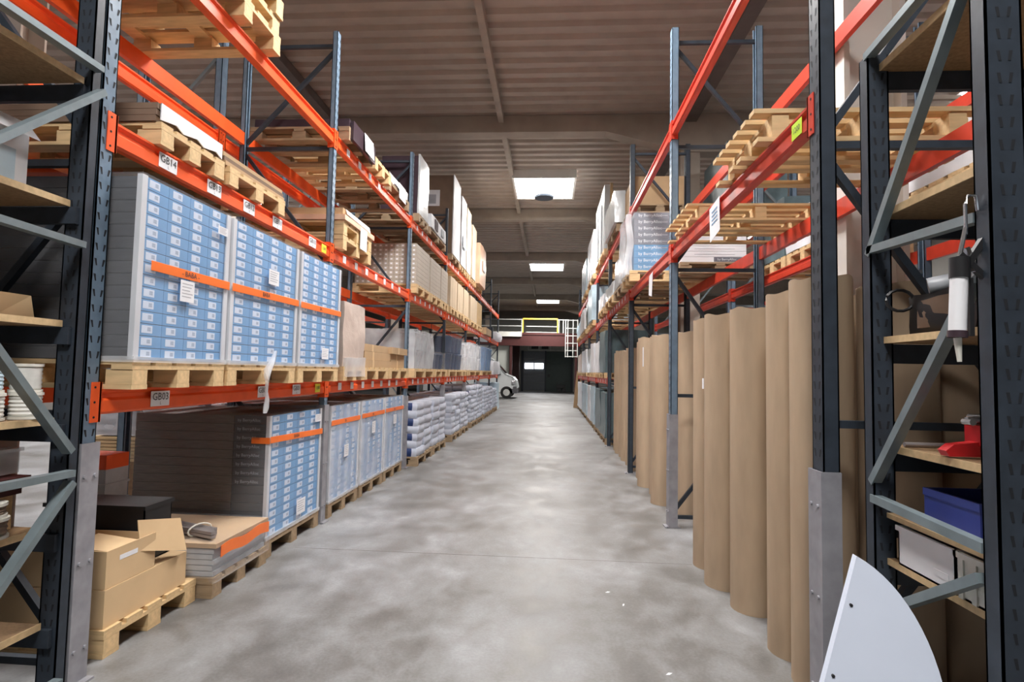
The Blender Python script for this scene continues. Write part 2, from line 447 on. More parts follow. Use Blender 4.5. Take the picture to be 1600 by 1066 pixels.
# ------------------------------------------------------------------ van
def make_van():
    x0, ym, Y0, Y1 = -1.82, 32.1, 31.2, 33.1
    t = thing('van', (-3.5, ym, 0), 'white delivery van with its nose showing past the end of the orange rack', 'van')
    p = [(-7.2, .35), (-3.05, .35), (-3.0, .35), (-1.95, .4), (x0, .62), (-1.9, 1.02), (-2.10, 1.22), (-2.48, 1.36), (-3.25, 2.18), (-3.6, 2.38), (-7.1, 2.42), (-7.2, 2.1)]
    q = MB(); n = len(p)
    def sec(y, k): return [((px if kz < 1.3 else px - .05 * k), y, kz) for px, kz in p]
    vs = []
    for y, k in ((Y0 + .10, 1), (Y0, 0), (Y1, 0), (Y1 - .10, 1)):
        for px, pz in p:
            f = max(0, (pz - 1.2)) * .12
            yy = y + (f if y < ym else -f)
            vs.append((px - (.10 if k else 0) * (px > -2.6), yy, pz))
    fs = [tuple(range(n)), tuple(range(4 * n - 1, 3 * n - 1, -1))]
    for s_ in range(3):
        for i in range(n):
            a, c = s_ * n + i, s_ * n + (i + 1) % n
            fs.append((a, a + n, c + n, c))
    q.add(vs, fs); part('body', q, 'vanw', t)
    ws = MB().quad((-2.55, Y0 + .15, 1.39), (-2.55, Y1 - .15, 1.39), (-3.2, Y1 - .24, 2.12), (-3.2, Y0 + .24, 2.12))
    for i in range(len(ws.v)): ws.v[i] = (ws.v[i][0] + .03, ws.v[i][1], ws.v[i][2] + .03)
    part('windscreen', ws, 'glass', t)
    part('side_window', MB().prism([(-2.75, 1.32), (-3.7, 1.32), (-3.7, 2.08), (-3.38, 2.08)], 'xz', Y0 - .006 + .03, Y0 + .1), 'glass', t)
    part('bumper', MB().box(-2.05, x0 - .03, Y0 - .01, Y1 + .01, .3, .68).box(-2.35, -1.98, Y0 - .02, Y0 + .05, .3, .55), 'plast', t)
    for y in (Y0 + .02, Y1 - .3):
        part('headlight', MB().lump(-2.16, -1.93, y, y + .28, .78, 1.05, .01, (3, 3, 3), 2, rnd=.5), 'chrome', t)
    for x in (-2.42, -6.2):
        for y, dy in ((Y0 - .02, 1), (Y1 + .02, -1)):
            wv = MB().tube([(x, y, .34), (x, y + dy * .22, .34)], .34, 20)
            wo = part('wheel', wv, 'tyre', t)
            part('hubcap', MB().tube([(x, y - dy * .012, .34), (x, y + dy * .05, .34)], .19, 14), 'rail', wo)
    part('mirror', MB().lump(-2.95, -2.8, Y0 - .22, Y0 - .02, 1.3, 1.62, .005, (3, 3, 3), 4, rnd=.4), 'black', t)
make_van()

# ------------------------------------------------------------------ racks
def upright(parent, x, dx, y, ztop, m_, slots, e=.05, dp=.07):
    """perforated channel column; x is the outer face, dx points into the rack"""
    q = MB()
    q.box(x, x + dx * .006, y - e, y + e, .01, ztop).box(x, x + dx * dp, y - e, y - e + .006, .01, ztop).box(x, x + dx * dp, y + e - .006, y + e, .01, ztop)
    q.box(x + dx * (dp - .006), x + dx * dp, y - e, y - e + .025, .01, ztop).box(x + dx * (dp - .006), x + dx * dp, y + e - .025, y + e, .01, ztop)
    if slots:
        z = 1.15 if slots == 1 else .15
        while z < ztop - .05:
            for s_ in (-1, 1):
                yy = y + s_ * .022
                q.add([(x - dx * .0012, yy - .007 + s_ * .004, z + .034), (x - dx * .0012, yy + .007 + s_ * .004, z + .034),
                       (x - dx * .0012, yy + .004 - s_ * .004, z), (x - dx * .0012, yy - .004 - s_ * .004, z)], [(0, 1, 2, 3)], 1)
                if slots == 2:
                    yf = y - e - .0012; xx = x + dx * .035
                    q.add([(xx - .006, yf, z + .02), (xx + .006, yf, z + .02), (xx + .004, yf, z + .045), (xx - .004, yf, z + .045)], [(0, 1, 2, 3)], 1)
            z += .075
    o = part('upright', q, [m_, 'slot'], parent)
    part('base_plate', MB().box(x - dx * .05, x + dx * .10, y - .06, y + .06, 0, .01).tube([(x - dx * .03, y - .07, .01), (x - dx * .03, y - .07, .022)], .01, 6), 'guard', o)
    return o


def guard(up, x, dx, y, h, hw):
    q = MB()
    q.box(x - dx * .016, x - dx * .008, y - hw, y + hw, .011, h).box(x - dx * .008, x + dx * .07, y - hw, y - hw + .006, .011, h)
    q.box(x - dx * .008, x + dx * .07, y + hw - .006, y + hw, .011, h)
    for z in (h * .14, h * .5, h * .86):
        for s_ in (-.03, .03):
            q.tube([(x - dx * .016, y + s_, z), (x - dx * .024, y + s_, z)], .009, 8)
    part('post_guard', q, 'guard', up, 'grey galvanised sheet guard on the upright')


def rack(name, label, xf, dx, depth, ys, bays, tops, beam_m, post_m, guards=(), slots=(), labels={}, brace_m='dsteel', nbr=99, zz0=.10, pe=.05, pd=.07):
    root = thing(name, (xf + dx * depth / 2, ys[0], 0), label, 'pallet rack')
    xr = xf + dx * depth
    for i, y in enumerate(ys):
        zt = tops[i] if isinstance(tops, (list, tuple)) else tops
        pm = post_m[i] if isinstance(post_m, (list, tuple)) else post_m
        u = upright(root, xf, dx, y, zt, pm, slots[i] if i < len(slots) else 0, pe, pd)
        if i in guards: guard(u, xf, dx, y, guards[i], pe + .012)
        upright(root, xr, -dx, y, zt, pm, 0, pe, pd)
        if i < nbr:
            zs = [zz0, zt * .255, zt * .505, zt * .755, zt - .14]
            a, c = xf + dx * .05, xr - dx * .05
            for k, z in enumerate(zs): part('brace', MB().bar((a, y, z), (c, y, z), .034), brace_m, root)
            for k in range(4):
                p, q = ((a, zs[k]), (c, zs[k + 1])) if k % 2 == 0 else ((c, zs[k]), (a, zs[k + 1]))
                part('brace', MB().bar((p[0], y + .002, p[1] + .06), (q[0], y + .002, q[1] - .06), .034), brace_m, root)
    for i, levels in enumerate(bays):
        y0, y1 = ys[i] + pe + .002, ys[i + 1] - pe - .002
        for lv, z1 in levels:
            for fr in (0, 1):
                x, d = (xf, dx) if not fr else (xr, -dx)
                h = .125
                pr_ = [(0, 0), (.05, 0), (.05, h), (.028, h), (.028, h - .03), (0, h - .03)]
                pr_ = [(0, .012), (.012, 0), (.05, 0), (.05, h), (.0, h), (0, h - .012), (.016, h - .026), (.016, h - .045), (0, h - .058)]
                bm = part('beam', MB().prism([(x + d * p, z1 - h + z) for p, z in pr_], 'xz', y0, y1), beam_m, root)
                if fr: continue
                for s_, yy in ((1, y0), (-1, y1)):
                    q = MB().box(x - d * .006, x - d * .0015, yy - s_ * .05, yy + s_ * .012, z1 - h - .035, z1 + .035)
                    q.box(x - d * .006, x + d * .06, yy - s_ * .0015, yy + s_ * .010, z1 - h - .035, z1 + .035)
                    if i < 2:
                        for zk in (-h - .01, -h * .5, .01):
                            q.tube([(x - d * .006, yy - s_ * .03, z1 + zk), (x - d * .008, yy - s_ * .03, z1 + zk)], .006, 6, 1)
                    part('end_plate', q, [beam_m, 'slot'], bm)
                for yy, kind, txt in labels.get((i, lv), ()):
                    q = MB(); zc = z1 - h * .52; xx = x - d * .002
                    sx = -d
                    if kind == 'w':
                        wd, ht = .075, .042
                        q.box(xx, xx - d * .002, yy - wd, yy + wd, zc - ht, zc + ht, 0)
                        if txt:
                            q.text(txt, .058, (xx - d * .004, yy, zc + .010), (0, sx, 0), (0, 0, 1), 1)
                            q.text('L', .024, (xx - d * .004, yy, zc - .026), (0, sx, 0), (0, 0, 1), 1)
                        else:
                            q.box(xx - d * .002, xx - d * .0035, yy - wd * .7, yy + wd * .7, zc - ht * .3, zc + ht * .5, 2)
                        part('location_label', q, ['sheet', 'ink', 'gink'], bm, 'white shelf location label' + (' reading ' + txt if txt else ''))
                    elif kind in ('y', 'l'):
                        q.box(xx, xx - d * .002, yy - .055, yy + .055, zc - .04, zc + .04, 0)
                        q.text('1200', .04, (xx - d * .004, yy, zc), (0, sx, 0), (0, 0, 1), 1)
                        part('load_sticker', q, ['yellow' if kind == 'y' else 'lime', 'ink'], bm, 'yellow load sticker')
                    elif kind == 't':
                        q.box(xx, xx - d * .002, yy - .045, yy + .045, zc - .035, zc + .04, 0)
                        part('location_label', q, ['sheet'], bm)
    return root


YL = [2.545, 5.37, 8.48, 11.48, 14.42, 17.2, 20.35, 23.3]
L1, L2, L3 = 1.375, 2.715, 3.87
lab = {(0, 1): [(3.02, 'w', 'GB03'), (4.15, 'w', 'GB02'), (4.72, 'w', 'GB01'), (5.16, 'y', '')],
       (0, 2): [(2.98, 'w', 'GB14'), (3.42, 'w', 'GB13'), (3.84, 'w', 'GB12'), (4.26, 'w', 'GB11'), (4.92, 'w', 'GB10'), (5.18, 'y', '')]}
for i in range(1, 7):
    for lv in (1, 2, 3):
        lab[(i, lv)] = [(YL[i] + .35 + k * .36, 't', '') for k in range(7 if lv < 3 else 4)]
lv3 = [(1, L1), (2, L2), (3, L3)]
rackL = rack('pallet_rack', 'long pallet rack with bright orange beams and blue uprights full of stock', -2.2, -1, .98, YL,
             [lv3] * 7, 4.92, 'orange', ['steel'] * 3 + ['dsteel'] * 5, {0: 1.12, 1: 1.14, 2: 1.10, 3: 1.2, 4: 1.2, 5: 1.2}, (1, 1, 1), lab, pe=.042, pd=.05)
YB = [2.545, 5.37, 8.48, 11.48, 14.42]
rack('pallet_rack', 'second orange-beamed rack standing back to back behind the first', -3.40, -1, .9, YB,
     [lv3] * 4, 4.92, 'orange', 'steel', {}, (), {}, 'brace')
YR = [2.6, 5.7, 8.65, 11.75, 14.8, 17.85, 20.9, 23.95]
R2Z, R3Z = 2.79, 4.06
lr = {(0, 2): [(2.78, 'l', '')], (1, 2): [], (2, 2): [(9.1 + k * .38, 't', '') for k in range(7)]}
for i in range(3, 7): lr[(i, 2)] = [(YR[i] + .4 + k * .45, 't', '') for k in range(6)]; lr[(i, 1)] = [(YR[i] + .4 + k * .6, 't', '') for k in range(4)]
far = [(1, 1.40), (2, R2Z), (3, R3Z)]
rackR = rack('pallet_rack', 'long pallet rack with deep red beams over the standing cardboard rolls', 1.2, 1, .91, YR,
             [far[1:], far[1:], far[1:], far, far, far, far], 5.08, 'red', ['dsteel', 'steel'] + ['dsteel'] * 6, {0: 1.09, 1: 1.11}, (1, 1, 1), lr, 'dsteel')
YRB = [2.7, 5.7, 8.65, 11.75, 14.8]
rack('pallet_rack', 'second red-beamed rack behind the white hall column', 2.72, 1, .98, YRB, [far] * 4, 5.08, 'red', 'steel', {}, (), {}, 'brace')

# ------------------------------------------------------------------ pallets
_pc = {}
def pallet(x0, x1, y0, y1, z0, label, m_='wood', h=.145, group='wooden pallets', simple=False, along='x', nd=5):
    """deck boards run along x (or y); blocks, skids; every piece is a part of the pallet"""
    x0, x1 = min(x0, x1), max(x0, x1); LX, LY = round(x1 - x0, 3), round(y1 - y0, 3)
    if along == 'y': A, B_ = LY, LX
    else: A, B_ = LX, LY
    t = h * .16
    def P(q):          # local coordinates of a run along 'a'
        if along == 'y': q.v = [(v[1], v[0], v[2]) for v in q.v]; q.f = [tuple(reversed(f)) for f in q.f]
        return q
    bw = B_ / (nd + 1.2); zs = [(0, t), (t, h - 2 * t), (h - 2 * t, h - t), (h - t, h)]
    if simple:
        q = MB()
        for k in range(nd): yy = k * (B_ - bw) / (nd - 1); q.box(0, A, yy, yy + bw, *zs[3])
        for a in (0, A / 2 - .05, A - .1): q.box(a, a + .1, 0, B_, *zs[2])
        for yy in (0, B_ / 2 - .06, B_ - .12):
            q.box(0, A, yy, yy + .12, *zs[0])
            for a in (0, A / 2 - .07, A - .14): q.box(a, a + .14, yy, yy + .12, *zs[1])
        key = ('s', A, B_, h, m_, along)
        if key not in _pc: _pc[key] = P(q).mesh('pallet', [m_])
        return tag(link('wooden_pallet', _pc[key], None, (x0, y0, z0)), label, 'pallet', group)
    root = thing('wooden_pallet', (x0, y0, z0), label, 'pallet', group)
    def put(nm, q, a, bb, zz):
        key = (nm, A, B_, h, m_, along)
        if key not in _pc: _pc[key] = P(q).mesh(nm, [m_])
        link(nm, _pc[key], root, (bb, a, zz) if along == 'y' else (a, bb, zz))
    for k in range(nd): put('deck_board', MB().box(0, A, 0, bw, 0, t * .97), 0, k * (B_ - bw) / (nd - 1), zs[3][0])
    for a in (0, A / 2 - .055, A - .11): put('stringer_board', MB().box(0, .11, 0, B_, 0, t * .97), a, 0, zs[2][0])
    for bb in (0, B_ / 2 - .055, B_ - .11):
        put('skid_board', MB().box(0, A, 0, .11, 0, t * .97), 0, bb, 0)
        for a in (0, A / 2 - .07, A - .14): put('block', MB().box(0, .14, .004, .106, 0, (zs[1][1] - zs[1][0]) * .98), a, bb, t)
    return root

# ------------------------------------------------------------------ strapped carton stacks
_cc = {}
def carton_mesh(w_, h_, d_, split=False):
    key = (round(w_, 3), round(h_, 3), round(d_, 3), split)
    if key in _cc: return _cc[key]
    q = MB(); g = .0016
    y0, y1, z0, z1 = g, w_ - g, g, h_ - g
    q.box(-d_, -.30, y0, y1, z0, z1, 1) if split else q.box(-d_, -.004, y0, y1, z0, z1, 4)  # unsplit cartons: shade on the sides painted in as charcoal
    if split: q.box(-.296, -.004, y0, y1, z0, z1, 4)
    q.box(-.004, 0, y0, y1, z0, z1, 0)
    q.box(0, .0008, y0 + w_ * .17, y0 + w_ * .60, z0 + h_ * .20, z0 + h_ * .82, 2)
    q.box(.0008, .0014, y0 + w_ * .40, y0 + w_ * .53, z0 + h_ * .36, z0 + h_ * .68, 3)
    _cc[key] = q.mesh('carton', ['cblue', 'cside', 'clabel', 'ccode', 'cdark']); return _cc[key]


def carton_stack(xf, y0, y1, z0, z1, rows, label, film='film', strap=None, papers=(), depth=1.14, split=False, group='strapped stacks of blue labelled cartons', txt='', text_side=False):
    root = thing('carton_stack', (xf - depth / 2, (y0 + y1) / 2, z0), label, 'carton stack', group)
    cy0, cy1 = y0 + .03, y1 - .03
    w_ = (cy1 - cy0) / 4; h_ = (z1 - z0) / rows; me = carton_mesh(w_, h_, depth - .02, split); base = wloc(root)
    for r in range(rows):
        for c in range(4):
            link('carton', me, root, Vector((xf - .012, cy0 + c * w_, z0 + r * h_)) - base)
    q = MB()
    for yy in (y0, y1 - .038): q.box(xf - .010, xf - .002, yy, yy + .038, z0, z1)
    q.box(xf - .03, xf - .010, y0, y0 + .008, z0, z1).box(xf - .03, xf - .010, y1 - .008, y1, z0, z1)
    part('corner_protector', q, 'corner', root, 'pale grey corner board')
    f = MB().lump(xf - depth - .01, xf + .004, y0 - .004, y1 + .004, z0, z1 + .006, .0025, (6, 5, 8), int(y0 * 10))
    part('stretch_film', f, film, root, 'clear stretch film')
    f = MB().lump(xf - .20, xf + .007, y0 - .006, y1 + .006, z0 - .012, z0 + .016, .003, (4, 8, 2), int(y0 * 7))
    part('film_hem', f, 'film3', root, 'gathered film at the foot of the stack')
    if strap:
        sa, sb, sz, slope = strap
        q = MB(); n = 8; x = xf + .0085
        for k in range(n):
            ya, yb = sa + (sb - sa) * k / n, sa + (sb - sa) * (k + 1) / n
            za, zb = sz + slope * (ya - sa), sz + slope * (yb - sa)
            q.add([(x, ya, za - .026), (x, yb, zb - .026), (x, yb, zb + .026), (x, ya, za + .026), (x + .001, ya, za - .024), (x + .001, yb, zb - .024), (x + .001, yb, zb + .024), (x + .001, ya, za + .024)],
                  [(4, 5, 6, 7), (0, 1, 5, 4), (3, 7, 6, 2), (0, 4, 7, 3), (1, 2, 6, 5)])
        if txt: q.text(txt, .042, (x + .003, sa + (sb - sa) * .45, sz + slope * (sb - sa) * .45), (0, 1, 0), (0, slope, 1), 1)
        if split:
            q.box(xf - .14, xf + .009, y0 - .012, y0 - .009, sz - .028, sz + .02)
        part('orange_tape', q, ['tape', 'ink'], root, 'orange tape across the stack')
    for k, (py, pz, pw, ph) in enumerate(papers):
        q = MB().box(xf + .010, xf + .0115, py - pw / 2, py + pw / 2, pz - ph / 2, pz + ph / 2)
        for j in range(5): q.box(xf + .0115, xf + .012, py - pw * .38, py + pw * (.38 - .1 * (j % 3)), pz + ph * (.32 - .15 * j), pz + ph * (.36 - .15 * j), 1)
        part('delivery_note', q, ['sheet', 'gink'], root, 'white delivery note')
    if text_side:
        for r in range(rows - 1, rows - 9, -1):
            q = MB().text('by BerryAlloc', .034, (xf - .165, y0 - .012, z0 + (r + .5) * h_), (1, 0, 0), (0, 0, 1))
            part('side_print', q, 'gink', root, 'grey lettering on the dark carton side')

    return root


S = [(-2.06, 2.62, 3.40), (-2.06, 3.435, 4.385), (-2.06, 4.43, 5.30)]
pl = ['beneath the carton stack beside the front upright', 'beneath the middle of three blue carton stacks on the lower beam', 'beneath the third blue carton stack on the lower beam']
for (x, a, c), d in zip(S, pl): pallet(x - 1.14, x, a, c, L1, 'pale wooden pallet ' + d, group='pallets on the orange rack lower beam')
carton_stack(-2.06, 2.62, 3.40, L1 + .147, 2.462, 15, 'blue carton stack on the lower orange beam, first behind the front upright', 'film', (2.70, 3.40, 2.01, 0), [(2.99, 1.915, .12, .12), (3.30, 2.34, .10, .05)], txt='- BABA -')
carton_stack(-2.06, 3.435, 4.385, L1 + .147, 2.462, 15, 'blue carton stack in the middle of three on the lower orange beam', 'film', (3.435, 4.385, 2.012, .01), [(3.96, 2.16, .15, .11)], txt='BABA')
carton_stack(-2.06, 4.43, 5.30, L1 + .147, 2.462, 15, 'blue carton stack on the lower orange beam, third, ending at the second upright', 'film', (4.43, 5.30, 2.02, .01), [(4.95, 1.63, .15, .10)], txt='BA')
# loose torn film hanging from the middle stack
b = MB()
pts = [(-2.03, 3.99, 1.62), (-2.03, 3.95, 1.54), (-2.035, 3.90, 1.47), (-2.02, 3.87, 1.40), (-2.025, 3.89, 1.33), (-2.03, 3.90, 1.27), (-2.03, 3.885, 1.21), (-2.03, 3.875, 1.17)]
b.tube(pts, [.010, .022, .028, .012, .010, .016, .024, .012], 7)
for i in range(len(b.v)):
    nv = noise.noise_vector(Vector(b.v[i]) * 30) * .012; b.v[i] = tuple(Vector(b.v[i]) + nv)
solid('film_strip', b, 'film3', (-2.03, 3.9, 1.17), 'torn white strip of film dangling over the lower orange beam', 'plastic film')
# floor stacks
F = [(-2.19, 4.27, 5.275), (-2.19, 5.50, 6.35), (-2.19, 6.42, 7.31), (-2.19, 7.36, 8.27)]
pl = ['under the dark-sided carton stack in the first bay', 'under the first floor stack behind the second upright', 'under the middle floor stack of the second bay', 'under the floor stack against the third upright']
for (x, a, c), d in zip(F, pl): pallet(x - 1.14, x, a, c, 0.001, 'grey-brown wooden pallet on the floor ' + d, 'oldwood', .15, 'pallets on the floor of the orange rack')
carton_stack(-2.19, 4.27, 5.275, .155, 1.112, 14, 'blue carton stack on the floor with dark lettered side and orange tape', 'film', (4.27, 5.275, .925, -.03), [(4.86, .28, .17, .13), (5.16, 1.03, .13, .07)], split=True, txt='BABA', text_side=True)
FL = ['milky wrapped carton stack on the floor, first behind the second upright', 'milky wrapped carton stack on the floor, middle one of the second bay', 'milky wrapped carton stack on the floor against the third upright']
for (x, a, c), d, p in zip(F[1:], FL, [[(5.93, .62, .13, .13)], [(6.85, .78, .13, .14)], [(7.8, .80, .15, .13)]]):
    carton_stack(x, a, c, .155, 1.115, 15, d, 'film2', (a, c, .945, -.005), p, txt='BA')

# ------------------------------------------------------------------ first floor bay: open cartons and the low wrapped load
pallet(-3.3, -2.24, 2.76, 3.50, 0.001, 'pale wooden pallet on the floor carrying the open cardboard boxes', 'wood', .14, 'pallets on the floor of the orange rack')
bx = thing('cardboard_box', (-2.7, 3.1, .142), 'long closed tan cardboard box on the front floor pallet', 'box')
part('body', MB().box(-3.2, -2.26, 2.775, 3.42, .142, .335), 'lcard', bx)
part('tape', MB().box(-2.9, -2.84, 2.774, 3.421, .336, .337), 'card', bx)
bx = thing('cardboard_box', (-2.6, 2.95, .337), 'open tan cardboard box with raised flap on the front floor pallet', 'box')
b = MB().box(-2.9, -2.265, 2.78, 3.14, .338, .345)
b.box(-2.272, -2.265, 2.78, 3.14, .345, .53).box(-2.9, -2.893, 2.78, 3.14, .345, .53).box(-2.893, -2.272, 2.78, 2.787, .345, .53).box(-2.893, -2.272, 3.133, 3.14, .345, .53)
part('body', b, 'lcard', bx)
part('flap', MB().add([(-2.265, 3.02, .46), (-2.22, 3.36, .36), (-2.27, 3.36, .555), (-2.31, 3.05, .62), (-2.270, 3.02, .46), (-2.225, 3.36, .36), (-2.275, 3.36, .555), (-2.315, 3.05, .62)],
     [(0, 1, 2, 3), (7, 6, 5, 4), (0, 4, 5, 1), (1, 5, 6, 2), (2, 6, 7, 3), (3, 7, 4, 0)]), 'lcard', bx)
part('flap', MB().add([(-2.272, 2.79, .53), (-2.272, 3.0, .53), (-2.50, 3.0, .555), (-2.50, 2.79, .54)], [(0, 1, 2, 3)]), 'lcard', bx)
part('label_strip', MB().box(-2.2648, -2.264, 2.87, 3.0, .46, .485), 'sheet', bx, 'white label strip')
cr_ = MB().box(-2.98, -2.36, 3.165, 3.40, .338, .345).box(-2.98, -2.36, 3.165, 3.172, .338, .665).box(-2.98, -2.36, 3.393, 3.40, .338, .665).box(-2.98, -2.973, 3.165, 3.40, .338, .665).box(-2.367, -2.36, 3.165, 3.40, .338, .665).box(-2.99, -2.35, 3.155, 3.41, .645, .668)
solid('plastic_crate', cr_, 'black', (-2.67, 3.28, .338), 'black crate standing behind the open tan cardboard box', 'crate')
pallet(-3.3, -2.15, 3.53, 4.22, 0.001, 'wooden pallet on the floor under the low film-wrapped load', 'oldwood', .13, 'pallets on the floor of the orange rack')
t = thing('wrapped_load', (-2.7, 3.9, .132), 'low film-wrapped load with orange tape before the dark carton stack', 'pallet load')
b = MB()
for k in range(5): b.box(-3.28, -2.16 - .01 * (k % 2), 3.55, 4.2, .134 + k * .036, .134 + k * .036 + .031)
part('sheets', b, 'bucket', t)
part('top_sheet', MB().box(-3.3, -2.14, 3.54, 4.21, .316, .345), 'card', t)
part('stretch_film', MB().lump(-3.31, -2.13, 3.53, 4.225, .10, .352, .006, (8, 8, 4), 3), 'film', t)
b = MB()
for k in range(10):
    a, c = 3.56 + k * .062, 3.56 + (k + 1) * .062; za = .225 + .01 * math.sin(k); zb = .225 + .01 * math.sin(k + 1); za += .03; zb += .03
    b.add([(-2.118, a, za), (-2.118, c, zb), (-2.118, c, zb + .075), (-2.118, a, za + .075), (-2.121, a, za), (-2.121, c, zb), (-2.121, c, zb + .075), (-2.121, a, za + .075)],
          [(0, 1, 2, 3), (7, 6, 5, 4), (0, 4, 5, 1), (3, 2, 6, 7)])
part('orange_tape', b, 'tape', t)
t = thing('strip_bundle', (-2.7, 3.75, .355), 'tied bundle of dull metal strips lying on the low wrapped load', 'metal strips')
for k in range(6):
    part('strip', MB().bar((-2.20 - .02 * (k % 3), 3.60 + .04 * (k % 3), .372 + .024 * (k // 3)), (-2.75 - .05 * (k % 2), 3.80 + .04 * (k % 3), .372 + .024 * (k // 3)), .034, .02), 'alu', t)
part('tie', MB().tube([(-2.36 + .03 * math.cos(a), 3.70 + .08 * math.cos(a), .386 + .04 * math.sin(a)) for a in [k * math.pi / 8 for k in range(17)]], .006, 6), 'cream', t)
# goods of the second rack seen beneath the lower beam
b = MB()
for j in range(7): b.box(-4.75 + .02 * (j % 2), -3.45, 5.5, 6.3, .50 + .036 * j, .50 + .036 * j + .028)
for j in (0, 1, 2): b.box(-4.7 + j * .55, -4.55 + j * .55, 5.5, 6.3, .001, .50)
solid('timber_stack', b, 'wood', (-4.1, 5.9, 0), 'pale boards stacked on blocks at the back behind the dark carton stack', 'timber')
t = thing('wrapped_load', (-4.1, 5.9, .76), 'white wrapped load with grey bands lying on the pale boards at the back', 'pallet load')
for j in range(6): part('layer', MB().box(-4.72, -3.5, 5.53, 6.25, .762 + j * .055, .762 + j * .055 + .052), ['bucket', 'white'][j % 2], t)
part('stretch_film', MB().lump(-4.74, -3.48, 5.51, 6.27, .76, 1.10, .01, (5, 5, 5), 3), 'film2', t)
b = MB().box(-3.2, -2.95, 3.57, 3.77, .355, .79)
for z in (.46, .57, .68): b.box(-3.21, -2.94, 3.56, 3.78, z, z + .014)
b.box(-3.2, -2.95, 3.57, 3.77, .79, .885, 1)
solid('crate_stack', b, ['bucket', 'orange'], (-3.08, 3.67, .355), 'small grey crate stack with orange lid behind the front upright', 'crate')

# ------------------------------------------------------------------ second level of the orange rack
for k, (a, c, d) in enumerate(((2.86, 3.46, 'first on the middle orange beam'), (3.52, 4.3, 'second on the middle orange beam'))):
    pallet(-3.25, -2.16, a, c, L2 + .001, 'tan wooden pallet under flat cardboard, ' + d, 'wood', .125, 'pallets on the orange rack middle beam')
t = thing('cardboard_sheets', (-2.7, 3.1, L2 + .16), 'dark flat cardboard pile with torn white edge above the front labels', 'cardboard')
for k in range(3): part('sheet_layer', MB().box(-3.25, -2.19 + .005 * k, 2.85, 3.45, L2 + .128 + k * .035, L2 + .128 + k * .035 + .033), 'dcard', t)
b = MB()
for k in range(9):
    a, c = 2.87 + k * .064, 2.87 + (k + 1) * .064; h0 = .012 * (k % 3); h1 = .012 * ((k + 1) % 3)
    b.add([(-2.172, a, L2 + .14 + h0), (-2.172, c, L2 + .14 + h1), (-2.172, c, L2 + .236), (-2.172, a, L2 + .236), (-2.178, a, L2 + .14 + h0), (-2.178, c, L2 + .14 + h1), (-2.178, c, L2 + .236), (-2.178, a, L2 + .236)],
          [(0, 1, 2, 3), (7, 6, 5, 4), (0, 4, 5, 1), (3, 2, 6, 7)])
part('torn_edge', b, 'sheet', t, 'cream torn cover sheet')
t = thing('cardboard_sheets', (-2.7, 3.9, L2 + .16), 'brown flat cardboard pile on the second pallet of the middle beam', 'cardboard')
for k in range(3): part('sheet_layer', MB().box(-3.25, -2.18 - .01 * k, 3.5, 4.32, L2 + .128 + k * .032, L2 + .128 + k * .032 + .03), 'dcard' if k == 1 else 'card', t)
for i, (a, c, z, d) in enumerate(((5.46, 6.35, 0, 'lower'), (5.46, 6.35, .15, 'upper'))):
    pallet(-3.2, -2.12, a, c, L2 + .001 + z, 'wooden pallet, %s of two behind the second upright on the middle beam' % d, 'wood', .145, 'pallets on the orange rack middle beam')
t = thing('board_bundle', (-2.65, 5.9, L2 + .3), 'brown board bundle with orange film and white note behind the second upright', 'boards')
part('boards', MB().box(-3.2, -2.16, 5.5, 6.32, L2 + .298, L2 + .33).box(-3.2, -2.14, 5.48, 6.34, L2 + .35, L2 + .43), 'card', t)
part('orange_film', MB().lump(-3.22, -2.10, 5.44, 6.38, L2 + .298, L2 + .35, .006, (6, 8, 2), 5), 'peach', t, 'orange film band')
part('white_edge', MB().add([(-2.135, 5.55, L2 + .432), (-2.135, 6.3, L2 + .432), (-2.12, 6.3, L2 + .37), (-2.12, 5.55, L2 + .38)], [(3, 2, 1, 0)]), 'sheet', t)
part('delivery_note', MB().box(-2.098, -2.0965, 5.9, 6.12, L2 + .10, L2 + .34), 'sheet', t, 'white delivery note hanging over the edge')
# pale small-box stack of long boxes whose ends make a grid
def long_box_stack(x0, x1, y0, y1, z0, rows, cols, rh, label, m_, nm='carton'):
    t = thing('carton_stack', ((x0 + x1) / 2, y0, z0), label, 'carton stack', 'stacks of pale long cartons')
    cw = (x1 - x0) / cols; g = .004
    me = MB().box(0, cw - g, 0, y1 - y0, 0, rh - g).box((cw - g) * .3, (cw - g) * .7, -.001, 0, rh * .3, rh * .65, 1).mesh(nm, [m_, 'sheet'])
    for r in range(rows):
        for c in range(cols): link(nm, me, t, Vector((x0 + c * cw, y0, z0 + r * rh)) - wloc(t))
    return t
M['palecard'] = mat('pale_carton', (.50, .44, .37), .6, var=.06, scale=5)
M['orangecard'] = mat('warm_pale_carton', (.66, .52, .36), .6, var=.06, scale=5)
M['tancard'] = mat('tan_carton', (.62, .42, .20), .6, var=.08, scale=5)
for i, (a, c, m_, d) in enumerate(((8.60, 9.6, 'palecard', 'first, its box ends making a grid'), (9.68, 10.6, 'palecard', 'second on the middle beam'), (10.64, 11.34, 'palecard', 'third, by the fourth upright'))):
    pallet(-3.2, -2.12, a, c, L2 + .001, 'wooden pallet under pale cartons, ' + d.split(',')[0] + ' behind the third upright', 'wood', .145, 'pallets on the orange rack middle beam', i > 0)
    long_box_stack(-3.13, -2.14, a + .02, c - .02, L2 + .148, 9, 11 if i == 0 else 3, .072, 'pale beige carton stack, ' + d, m_)
    b = MB().lump(-2.135, -2.125, a + .015, c - .015, L2 + .30, L2 + .31, .0, (2, 4, 2))
